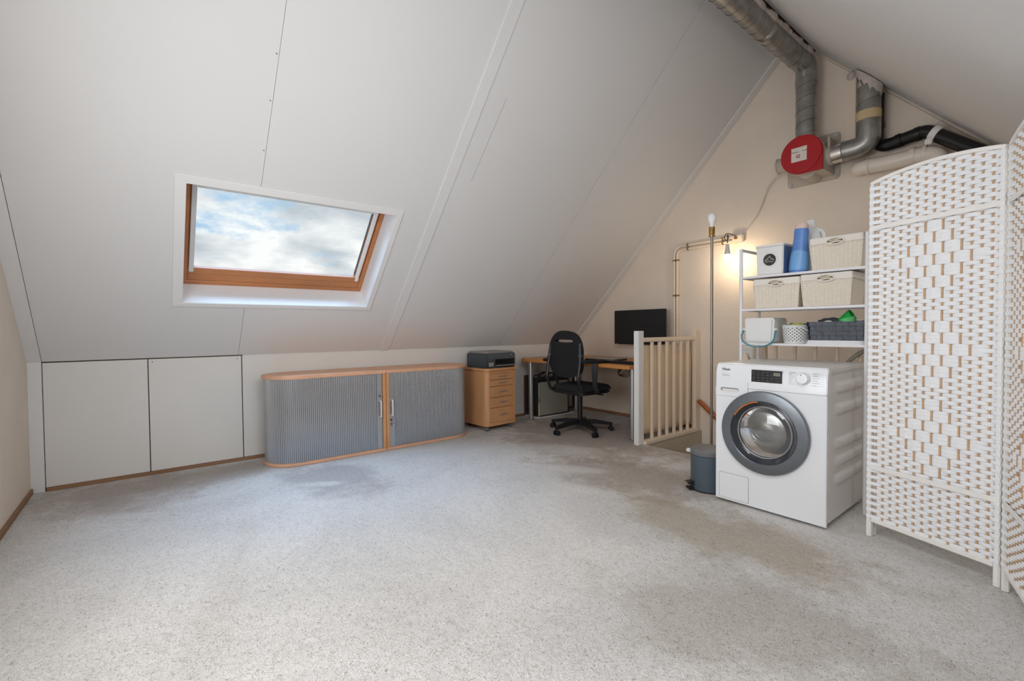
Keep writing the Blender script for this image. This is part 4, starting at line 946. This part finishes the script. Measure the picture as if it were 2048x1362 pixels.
# ------------------------------------------------------------------ cream rope baskets
def basket(x0, x1, z0, z1, label, y0=3.19, dep=0.24, taper=0.012, first=None):
    root = thing('rope_basket', label, 'basket', ((x0 + x1) / 2, y0 + dep / 2, z0), 0, 'cream rope baskets on the rack')
    w_, h_ = x1 - x0, z1 - z0; hw, hd = w_ / 2, dep / 2
    def ring(z, f):
        pts = []
        a = taper * (1 - f)
        def edge(p, q, n, amp):
            d = Vector((q[0] - p[0], q[1] - p[1], 0)); nn = Vector((d.y, -d.x, 0)).normalized()
            for i in range(n):
                t_ = i / n; o_ = amp * abs(math.sin(PI * t_ * n / 6)) ** 0.6
                pts.append(Vector((p[0] + d.x * t_, p[1] + d.y * t_, z)) + nn * o_)
        c = [(-hw + a, -hd + a), (hw - a, -hd + a), (hw - a, hd - a), (-hw + a, hd - a)]
        nx = max(6, int(w_ / 0.022)) * 6; ny = max(6, int(dep / 0.022)) * 6
        edge(c[0], c[1], nx, 0.004); edge(c[1], c[2], ny, 0.004); edge(c[2], c[3], nx, 0.004); edge(c[3], c[0], ny, 0.004)
        return pts
    b = B(); R = []
    for j in range(8):
        f = j / 7; R.append([b.bm.verts.new(p) for p in ring(0.002 + f * (h_ - 0.006), f)])
    for A, C in zip(R[:-1], R[1:]):
        for i in range(len(A)): b.bm.faces.new((A[i], A[(i + 1) % len(A)], C[(i + 1) % len(A)], C[i]))
    b.bm.faces.new(R[0][::-1])
    b.build('body', M['rope'], root, ang=70)
    for sx in (-1, 1):
        for sy in (-1, 1):
            b = B(); pts = []
            for i in range(40):
                f = i / 39; a = taper * (1 - f)
                pts.append((sx * (hw - a) + 0.0012 * math.cos(i * 1.6), sy * (hd - a) + 0.0012 * math.sin(i * 1.6), 0.004 + f * (h_ - 0.045)))
            b.tube(pts, 0.005, 6, radii=[0.0052 + 0.0006 * math.sin(i * 2.2) for i in range(40)]); b.build('corner_rope', M['rope'], root, ang=80)
    b = B(); b.tube([(sx_ * (hw - taper), sy_ * (hd - taper), 0.006) for sx_, sy_ in ((-1, -1), (1, -1), (1, 1), (-1, 1))], 0.006, 6, closed=True); b.build('bottom_rope', M['rope'], root)
    b = B(); lh = 0.042
    o_ = roundrect(-hw - 0.005, hw + 0.005, -hd - 0.005, hd + 0.005, 0.012); i_ = roundrect(-hw + 0.006, hw - 0.006, -hd + 0.006, hd - 0.006, 0.008)
    def lp_(poly, z, wob=0): return [b.bm.verts.new((x, y, z + wob * math.sin(k_ * 2.1))) for k_, (x, y) in enumerate(poly)]
    A0 = lp_(o_, h_ - lh, 0.002); A1 = lp_(o_, h_ - 0.003); A2 = lp_(i_, h_); A3 = lp_([(x * (hw - taper - 0.016) / hw, y * (hd - taper - 0.016) / hd) for x, y in i_], 0.012)
    for P, Q in ((A0, A1), (A1, A2), (A2, A3)):
        for k_ in range(len(P)): b.bm.faces.new((P[k_], P[(k_ + 1) % len(P)], Q[(k_ + 1) % len(P)], Q[k_]))
    b.bm.faces.new(A3)
    b.build('cloth_liner', M['liner'], root, ang=40)
    b = B(); hx, hz = 0.0, h_ - 0.032
    ov = [(0.042 * math.cos(2 * PI * i / 24), 0.0165 * math.sin(2 * PI * i / 24)) for i in range(24)]
    b.prism(ov, hd + 0.0035, hd + 0.0065, X=T(hx, 0, hz) @ RX90); hl = b.build('handle_shade', M['opening_shade'], root)  # dark oval plate, shade of the grip opening put into its colour
    b = B(); b.tube([(hx + 0.046 * math.cos(2 * PI * i / 24), -hd - 0.007, hz + 0.0195 * math.sin(2 * PI * i / 24)) for i in range(24)], 0.0055, 7, closed=True); b.build('handle_rim', M['liner'], hl)
    b = B(); b.tube([(hx - 0.036, -hd - 0.008, hz - 0.010), (hx + 0.01, -hd - 0.009, hz - 0.002), (hx + 0.036, -hd - 0.008, hz - 0.006)], 0.005, 7); b.tube([(hx - 0.03, -hd - 0.009, hz + 0.004), (hx + 0.03, -hd - 0.009, hz + 0.009)], 0.0035, 7); b.build('handle_rope', M['rope'], hl)
    return root
basket(3.284, 3.548, SHZ[0] + 0.003, 1.606, 'cream rope basket alone on the top shelf of the rack', 3.20, 0.115)
basket(2.952, 3.226, SHZ[1] + 0.003, 1.386, 'left cream rope basket on the middle shelf', 3.195, 0.24)
basket(3.238, 3.500, SHZ[1] + 0.003, 1.392, 'right cream rope basket on the middle shelf, beside the rack post', 3.195, 0.24)
# detergent tub printed like a front loader
db = thing('detergent_tub', 'white detergent tub with a round porthole picture on top shelf', 'tub', (3.05, 3.29, SHZ[0] + 0.0025))
b = B(); lo = [(-0.080, -0.09), (0.080, -0.09), (0.080, 0.09), (-0.080, 0.09)]; hi = [(x * 1.06, y * 1.06) for x, y in lo]
b.bm.faces.new([b.bm.verts.new((x, y, 0.0)) for x, y in lo][::-1])
b.bm.verts.ensure_lookup_table()
L0 = list(b.bm.verts); L1 = [b.bm.verts.new((x, y, 0.185)) for x, y in hi]; b.bm.faces.new(L1)
for i in range(4): b.bm.faces.new((L0[i], L0[(i + 1) % 4], L1[(i + 1) % 4], L1[i]))
bmesh.ops.bevel(b.bm, geom=b.bm.edges[:], offset=0.006, segments=2, affect='EDGES')
b.build('tub', M['white_pl'], db)
B().prism(roundrect(-0.089, 0.089, -0.1, 0.1, 0.012), 0.182, 0.197, bev=0.004).build('lid', M['white_pl'], db)
TF = T(0, -0.0925, 0.098) @ Matrix.Rotation(math.radians(1.8), 4, 'X') @ RX90
B().lathe([(0.046, 0.0002), (0.048, 0.002), (0.0505, 0.0022), (0.053, 0.0004)], 32, TF).build('porthole_rim', M['white_pl'], db)
ph = B().lathe([(0, 0.0014), (0.0345, 0.0014), (0.0375, 0.0030), (0.039, 0.0012)], 32, TF).build('porthole', M['ink'], db)
b = B(TF); b.tube([(-0.028, -0.006, 0.002), (-0.012, 0.004, 0.002), (0.0, 0.022, 0.002), (0.012, 0.004, 0.002), (0.028, -0.002, 0.002)], 0.004, 6); b.tube([(-0.024, -0.016, 0.002), (-0.004, -0.008, 0.002), (0.012, -0.016, 0.002), (0.026, -0.012, 0.002)], 0.003, 6)
b.build('porthole_print', M['clear_grey'], ph)
B().lathe([(0, 0.0022), (0.0062, 0.0022), (0.0068, 0.0005)], 16, T(0.0, -0.0945, 0.168) @ RX90).build('printed_knob', M['white_pl'], db)
b = B(); b.bm.faces.new([b.bm.verts.new(v) for v in ((0.0815, -0.086, 0.004), (0.0815, 0.086, 0.004), (0.0862, 0.091, 0.178), (0.0862, -0.091, 0.178))]); b.build('blue_side_print', M['blue_side'], db, ang=0)
# bottles
def bottle(name, label, loc, prof, m, capprof, capm, sx, sy, tilt=0.0, cat='bottle'):
    root = thing(name, label, cat, loc, 0, 'bottles on the top shelf')
    X = Matrix.Rotation(tilt, 4, 'Y') @ Matrix.Diagonal((sx, sy, 1, 1))
    B().lathe(prof, 24, X).build('bottle', m, root); B().lathe(capprof, 20, X).build('cap', capm, root)
    return root
b1 = bottle('detergent_bottle', 'tall translucent blue bottle between the tub and the white bottle', (3.195, 3.262, SHZ[0] + 0.0065),
       [(0, 0), (0.050, 0), (0.054, 0.01), (0.054, 0.06), (0.047, 0.14), (0.040, 0.21), (0.041, 0.262), (0.038, 0.275), (0, 0.275)], M['blue'],
       [(0.0, 0.275), (0.036, 0.275), (0.036, 0.297), (0.030, 0.305), (0, 0.305)], M['cap_pink'], 1.0, 0.75, math.radians(4))
B().lathe([(0.0545, 0.015), (0.0548, 0.06), (0.050, 0.115), (0.044, 0.15)], 24, Matrix.Rotation(math.radians(4), 4, 'Y') @ Matrix.Diagonal((1.0, 0.77, 1, 1))).build('lower_shell', M['blue_light'], b1)  # added shell for the lighter lower part of the bottle, no label
bottle('detergent_bottle', 'short blue bottle standing against the detergent tub', (3.135, 3.42, SHZ[0] + 0.0025),
       [(0, 0), (0.030, 0), (0.032, 0.008), (0.032, 0.12), (0.028, 0.16), (0.014, 0.18), (0, 0.18)], M['blue_light'],
       [(0, 0.18), (0.014, 0.18), (0.014, 0.205), (0, 0.21)], M['white_pl'], 0.9, 0.9)
b2 = bottle('detergent_bottle', 'white bottle with side grip between blue bottle and top basket', (3.228, 3.378, SHZ[0] + 0.0025),
       [(0, 0), (0.060, 0), (0.064, 0.012), (0.064, 0.16), (0.064, 0.235), (0.055, 0.272), (0.032, 0.297), (0.026, 0.30), (0, 0.30)], M['white_pl'],
       [(0, 0.296), (0.030, 0.296), (0.030, 0.338), (0.026, 0.345), (0, 0.345)], M['white_pl'], 0.92, 0.62)
B().tube(fillet([(0.03, 0, 0.285), (0.072, 0, 0.262), (0.078, 0, 0.20), (0.06, 0, 0.13), (0.05, 0, 0.12)], 0.03, 5), 0.013, 10).build('grip', M['white_pl'], b2)
# bottom shelf: box with teal handle
cx_ = thing('lidded_box', 'white rounded box with drooping teal handle on the low shelf', 'box', (2.995, 3.275, SHZ[2] + 0.0025))
b = B(); Xb = T(0, 0.012, 0) @ RX90
pb_ = [(-0.088, 0.012), (-0.078, 0.002), (0.078, 0.002), (0.086, 0.012), (0.094, 0.150), (0.083, 0.165), (-0.083, 0.165), (-0.094, 0.150)]
b.prism(pb_, -0.10, 0.115, X=Xb, bev=0.012); b.build('body', M['white_pl'], cx_)
b = B(); hp = [(-0.102, -0.085, 0.088)] + [(-0.105 * math.cos(PI * i / 14), -0.118 - 0.006 * math.sin(PI * i / 14), 0.052 - 0.076 * math.sin(PI * i / 14) ** 0.8) for i in range(15)] + [(0.102, -0.085, 0.088)]
b.tube(hp, 0.0062, 8, sq=(1.0, 0.7)); b.build('handle', M['teal'], cx_)
B().cyl((-0.108, -0.085, 0.088), (-0.088, -0.085, 0.088), 0.009, 10).cyl((0.088, -0.085, 0.088), (0.108, -0.085, 0.088), 0.009, 10).build('pivot', M['white_pl'], cx_)
# perforated pot
pt = thing('perforated_pot', 'white perforated round pot holding cleaning cloths on the low shelf', 'pot', (3.182, 3.275, SHZ[2] + 0.0025))
b = B(); NA, NZ, H0, H1 = 40, 9, 0.012, 0.100
def rr_(z): return 0.068 + 0.012 * z / 0.115
def cp(ia, z): a_ = 2 * PI * ia / NA; r_ = rr_(z); return Vector((r_ * math.cos(a_), r_ * math.sin(a_), z))
grid = [[b.bm.verts.new(cp(i, H0 + (H1 - H0) * j / NZ)) for i in range(NA)] for j in range(NZ + 1)]
for j in range(NZ):
    for i in range(NA):
        q = [grid[j][i], grid[j][(i + 1) % NA], grid[j + 1][(i + 1) % NA], grid[j + 1][i]]
        if (i + j) % 2 == 0:
            c_i, c_z = i + 0.5, H0 + (H1 - H0) * (j + 0.5) / NZ; dz = (H1 - H0) / NZ
            inner = [b.bm.verts.new(cp(c_i + 0.44 * math.cos(a_), c_z + 0.44 * dz * math.sin(a_))) for a_ in [math.radians(225 + 90 * k_) for k_ in range(4)]]
            for k_ in range(4): b.bm.faces.new((q[k_], q[(k_ + 1) % 4], inner[(k_ + 1) % 4], inner[k_]))
        else: b.bm.faces.new(q)
b.lathe([(0, 0.0), (rr_(0), 0.0), (rr_(H0), H0)], NA); b.lathe([(rr_(H1), H1), (rr_(0.114), 0.114), (rr_(0.114) + 0.003, 0.116), (rr_(0.114) - 0.002, 0.118)], NA)
b.build('pot', M['white_pl'], pt, ang=60)
B().lathe([(0, 0.004), (0.062, 0.004), (0.070, 0.10)], 32).build('inner_shade', M['alu_dark'], pt)  # dark sleeve added as the shade seen through the holes
B().tube([(0.074 * math.sin(a_) * 1.06 + 0.012, -0.074 * math.cos(a_) - 0.012, 0.108 - 0.045 * (1 - math.cos(a_ * 1.0)) ) for a_ in [0.1 + i * 0.11 for i in range(14)]], 0.0042, 8).build('handle', M['white_pl'], pt)
random.seed(9)
for (x, y, m_, lab, s_) in ((-0.03, -0.01, 'green_cloth', 'crumpled green cloth in the perforated pot', 0.030), (0.01, -0.025, 'yellow', 'crumpled yellow cloth in the middle of the perforated pot', 0.032), (0.045, 0.0, 'teal_cloth', 'crumpled dark teal cloth at right in the perforated pot', 0.026)):
    t = bmesh.new(); bmesh.ops.create_icosphere(t, subdivisions=3, radius=s_)
    for v in t.verts: v.co *= 1 + 0.22 * math.sin(v.co.x * 190 + v.co.z * 140 + x * 99) + 0.12 * math.sin(v.co.y * 260)
    b = B(); b.merge(t, T(3.185 + x, 3.275 + y, SHZ[2] + 0.105) @ Matrix.Diagonal((1.2, 1, 0.75, 1)))
    tag(b.build('cleaning_cloth', M[m_], ang=70), lab, 'cloth', 'cloths in the perforated pot')
# papers under the grey basket
pp = tag(B().prism(roundrect(3.264, 3.562, 3.182, 3.44, 0.03), SHZ[2] + 0.0025, SHZ[2] + 0.012).prism(roundrect(3.270, 3.560, 3.187, 3.43, 0.02), SHZ[2] + 0.0125, SHZ[2] + 0.024).build('folded_paper', M['paper']), 'folded white paper lying under the grey basket', 'paper')
# grey felt basket
gb = thing('felt_basket', 'dark grey woven felt basket on the low shelf of the rack', 'basket', (3.425, 3.30, SHZ[2] + 0.0245))
gw, gd, gh = 0.135, 0.10, 0.112
B().box(-gw + 0.004, gw - 0.004, -gd + 0.004, gd - 0.004, 0.0, 0.004).build('bottom', M['felt'], gb)
def band(pts, wdir, w_, name):
    b = B(); wd = Vector(wdir) * w_ / 2; A = []; C = []
    for p in pts: A.append(b.bm.verts.new(Vector(p) - wd)); C.append(b.bm.verts.new(Vector(p) + wd))
    for i in range(len(A) - 1): b.bm.faces.new((A[i], A[i + 1], C[i + 1], C[i]))
    return b.build(name, M['felt'], gb, ang=60)
for side in range(4):
    n_ = 8 if side % 2 == 0 else 6; half = gw if side % 2 == 0 else gd; dist = gd if side % 2 == 0 else gw
    ax = (Vector((1, 0, 0)), Vector((0, 1, 0)))[side % 2]; nn = (Vector((0, -1, 0)), Vector((1, 0, 0)), Vector((0, 1, 0)), Vector((-1, 0, 0)))[side]
    cw = 2 * half / n_; rows = 4; rh = gh / rows
    for c_ in range(n_):
        x = -half + cw * (c_ + 0.5); pts = []
        for r_ in range(rows * 2 + 1):
            z = r_ * rh / 2; o_ = 0.0055 if ((r_ // 2 + c_) % 2 == 0) else -0.004
            if r_ % 2 == 0 and 0 < r_ < rows * 2: o_ = 0
            pts.append(ax * x + nn * (dist + o_ + 0.02 * z / gh) + Vector((0, 0, z)))
        band(pts, ax, cw * 0.88, 'upright_band')
    for r_ in range(rows):
        z = rh * (r_ + 0.5); pts = []
        for c_ in range(n_ * 2 + 1):
            x = -half + c_ * cw / 2; o_ = -0.004 if ((r_ + c_ // 2) % 2 == 0) else 0.0055
            if c_ % 2 == 0 and 0 < c_ < n_ * 2: o_ = 0
            pts.append(ax * x + nn * (dist + o_ + 0.02 * z / gh) + Vector((0, 0, z)))
        band(pts, Vector((0, 0, 1)), rh * 0.88, 'level_band')
BZ = SHZ[2] + 0.0285
t = bmesh.new(); bmesh.ops.create_icosphere(t, subdivisions=3, radius=0.055)
for v in t.verts: v.co *= 1 + 0.12 * math.sin(v.co.x * 120 + v.co.y * 90) + 0.08 * math.sin(v.co.z * 170 + v.co.x * 60)
b = B(); b.merge(t, T(3.375, 3.28, BZ + 0.098) @ Matrix.Diagonal((1.35, 0.8, 0.62, 1)))
tag(b.build('cloth_pouch', M['pouch'], ang=70), 'crumpled dark grey pouch sticking out of the felt basket', 'pouch')
tag(B().ball((3.375, 3.225, BZ + 0.088), 0.035, (1.0, 0.35, 0.8)).build('white_dish', M['white_pl']), 'white rounded dish in front of the dark pouch', 'dish')
gs = thing('dosing_scoop', 'bright green plastic scoop lying in the felt basket', 'scoop', (3.452, 3.255, BZ + 0.078))
B().lathe([(0.020, 0.0), (0.020, 0.002), (0.040, 0.068), (0.043, 0.068), (0.0225, 0.0), (0, 0.0)], 22, T(-0.02, 0, 0.03) @ Matrix.Rotation(math.radians(62), 4, 'Y')).build('cup', M['green'], gs)
B().lathe([(0, 0.0), (0.030, 0.0), (0.038, 0.05), (0.034, 0.05)], 22, T(0.03, -0.035, 0.0) @ Matrix.Rotation(math.radians(-15), 4, 'Y')).build('measuring_cup', M['green_pale'], gs)
B().box(-0.055, -0.018, -0.012, 0.012, 0.018, 0.026, 0.003).build('handle', M['green'], gs)
tag(B().box(3.488, 3.545, 3.24, 3.36, BZ + 0.001, BZ + 0.112, 0.01).box(3.484, 3.549, 3.236, 3.364, BZ + 0.112, BZ + 0.119, 0.003).build('plastic_container', M['clear_grey']), 'frosted grey plastic container at the right end of the felt basket', 'container')
tag(B().tube(fillet([(3.36, 3.486, 0.70), (3.40, 3.486, 0.84), (3.46, 3.486, 0.90), (3.56, 3.487, 0.95), (3.64, 3.487, 0.90), (3.66, 3.487, 0.5), (3.64, 3.487, 0.02)], 0.10, 6), 0.012, 10).build('drain_hose', M['hose']), 'grey drain hose arching behind the washing machine', 'hose')

# ------------------------------------------------------------------ pedal bin
pbn = thing('pedal_bin', 'small blue-grey pedal bin left of the washing machine', 'bin', (2.797, 2.905, 0), math.radians(-152))
RB = 0.112
B().lathe([(0, 0.003), (RB, 0.003), (RB + 0.001, 0.01), (RB + 0.001, 0.232), (RB - 0.003, 0.234), (RB - 0.003, 0.05), (0, 0.05)], 40).build('body', M['bin'], pbn)
B().lathe([(0, 0), (RB + 0.002, 0), (RB + 0.003, 0.006), (RB, 0.009), (0, 0.009)], 40).build('base_ring', M['black_pl'], pbn)
B().lathe([(RB + 0.003, 0.236), (RB + 0.004, 0.262), (RB - 0.004, 0.272), (RB * 0.6, 0.279), (0, 0.281)], 40).lathe([(0, 0.2365), (RB + 0.003, 0.236)], 40).build('lid', M['bin_lid'], pbn)
B().box(RB - 0.004, RB + 0.028, -0.018, 0.018, 0.236, 0.258, 0.006).build('lid_hinge', M['white_pl'], pbn)
b = B(Matrix.Rotation(math.radians(28), 4, 'Z')); b.prism([(RB - 0.01, 0.028), (RB + 0.042, 0.045), (RB + 0.042, 0.052), (RB - 0.01, 0.062)], -0.025, 0.025, X=RX90); b.build('pedal', M['black_pl'], pbn)
b = B(Matrix.Rotation(math.radians(28), 4, 'Z')); b.box(RB - 0.01, RB + 0.032, -0.028, 0.028, 0.004, 0.02, 0.003); b.build('pedal_foot', M['black_pl'], pbn)
B(Matrix.Rotation(math.radians(28), 4, 'Z')).tube([(RB + 0.008, -0.02, 0.036), (RB + 0.044, -0.02, 0.050), (RB + 0.044, 0.02, 0.050), (RB + 0.008, 0.02, 0.036)], 0.003, 6).build('pedal_edge', M['chrome'], pbn)

# ------------------------------------------------------------------ woven folding screen
scn = thing('folding_screen', 'white woven paper folding screen standing right of the washing machine', 'room divider', (4.16, 2.70, 0))
PW = 0.515; NS = 14; RH = 0.0168; ZB0 = 0.085; ZT = 1.775
STX = [0.034 + i * (PW - 0.078) / (NS - 1) for i in range(NS)]
def arch(x): return ZT + 0.030 * math.sin(PI * min(max(x / PW, 0), 1)) ** 0.8
BARS = (0.345, 1.546)
def rowsign(i, j, nrow):
    # three lozenges of wider blocks between the two slats
    z = ZB0 + (i + 0.5) * RH
    for zc_ in (0.955 + 0.405, 0.955, 0.955 - 0.405):
        v = (z - zc_) / RH; blk = math.floor((v + 1.5) / 3.0)
        if abs(blk) <= 3 and abs(j - 7) <= (5.2 - abs(blk) * 1.35):
            return 1 if (blk + j) % 2 == 0 else -1
    return 1 if (i + j) % 2 == 0 else -1
def panel(X, detail, seed):
    """X maps local x along the panel, y out of its front (towards the viewer side), z up."""
    b = B(X)
    for x in (0.0, PW - 0.019):
        b.box(x, x + 0.019, -0.011, 0.011, 0.0, arch(0) , 0.003)
        for q in (-0.006, 0.0, 0.006): b.box(x - 0.0015, x + 0.0205, q - 0.0012, q + 0.0012, 0.002, ZB0, 0)
    pan = b.build('panel', M['screen_paint'], scn, world=True)
    b = B(X); n = 24; pts = [(0.004 + (PW - 0.008) * i / n, 0.0, arch(PW * i / n) + 0.004) for i in range(n + 1)]
    b.tube(pts, 0.013, 4, sq=(0.85, 1.1)); b.build('arched_rail', M['screen_paint'], pan, ang=30, world=True)
    b = B(X); b.box(0.02, PW - 0.02, -0.008, 0.008, ZB0 - 0.008, ZB0 + 0.014, 0.003); b.build('bottom_rail', M['screen_paint'], pan, world=True)
    for z in BARS:
        b = B(X); b.box(0.002, PW - 0.002, 0.0072, 0.0115, z, z + 0.023, 0.0015, 1); b.box(0.002, PW - 0.002, -0.0115, -0.0072, z, z + 0.023, 0.0015, 1); b.build('cross_slat', M['screen_paint'], pan, world=True)
    for x in STX:
        b = B(X); b.box(x - 0.0034, x + 0.0034, -0.0020, 0.0020, ZB0, arch(x) - 0.004); b.build('stick', M['stick'], pan, ang=0, world=True)
    rnd = random.Random(seed)
    nrow = int((ZT + 0.03 - ZB0 - 0.014) / RH) + 2
    joined = B(X)
    for i in range(nrow):
        z0 = ZB0 + 0.012 + i * RH; z1 = z0 + RH * 1.05
        if any(z0 < zb + 0.022 and z1 > zb + 0.004 for zb in BARS) and detail: pass
        xs = []
        side0 = 0.0125 * (1 if i % 2 == 0 else -1); side1 = 0.0125 * (1 if (i + NS) % 2 == 0 else -1)
        xs.append((0.001, side0)); xs.append((0.018, side0 * 0.95))
        pj = None
        for j, x in enumerate(STX):
            s_ = rowsign(i, j, nrow); am = 0.0043 * s_
            xs += [(x - 0.0052, am), (x + 0.0052, am)]
        xs.append((PW - 0.018, side1 * 0.95)); xs.append((PW - 0.001, side1))
        xs = [(x, y) for x, y in xs if arch(x) - 0.001 > z0 + 0.004]
        # keep only contiguous span under the arch
        if len(xs) < 4: continue
        bb = B(X) if detail else joined
        prev = None; jit = rnd.uniform(-0.0006, 0.0006)
        for x, y in xs:
            zt = min(z1 + jit, arch(x) + 0.001)
            col = [bb.bm.verts.new(X @ Vector((x, y + dy_, zz_))) for zz_, dy_ in ((z0 + jit, -0.0007), ((z0 + zt) / 2, 0.0009), (zt, -0.0007))]
            if prev:
                for q in range(2): bb.bm.faces.new((prev[q], col[q], col[q + 1], prev[q + 1]))
            prev = col
        if detail: bb.build('woven_strip', M['weave'], pan, ang=45, world=True)
    if not detail:
        o = joined.build('woven_sheet', M['weave'], pan, ang=45, world=True); o['kind'] = 'stuff'
    else: joined.bm.free()
    return pan
def frame_at(px, py, ang, oy=0.0):
    # local x along ang, local y = right-hand normal (towards viewer)
    a = math.radians(ang); d = Vector((math.cos(a), math.sin(a), 0)); nn = Vector((d.y, -d.x, 0))
    p = Vector((px, py, 0)) + nn * oy
    return Matrix(((d.x, nn.x, 0, p.x), (d.y, nn.y, 0, p.y), (0, 0, 1, 0.001), (0, 0, 0, 1)))
A1 = math.degrees(math.atan2(2.700 - 2.872, 4.148 - 3.668))
panel(frame_at(3.666, 2.8725, A1), True, 1)
panel(frame_at(4.163, 2.690, -74.0), True, 2)
panel(frame_at(3.672, 2.905, A1 + 1.5), False, 3)
panel(frame_at(4.205, 2.698, -73.0), False, 4)
for z in (0.30, 0.95, 1.55): B().cyl((4.157, 2.694, z), (4.157, 2.694, z + 0.05), 0.004, 8).build('hinge', M['brass'], scn, world=True)
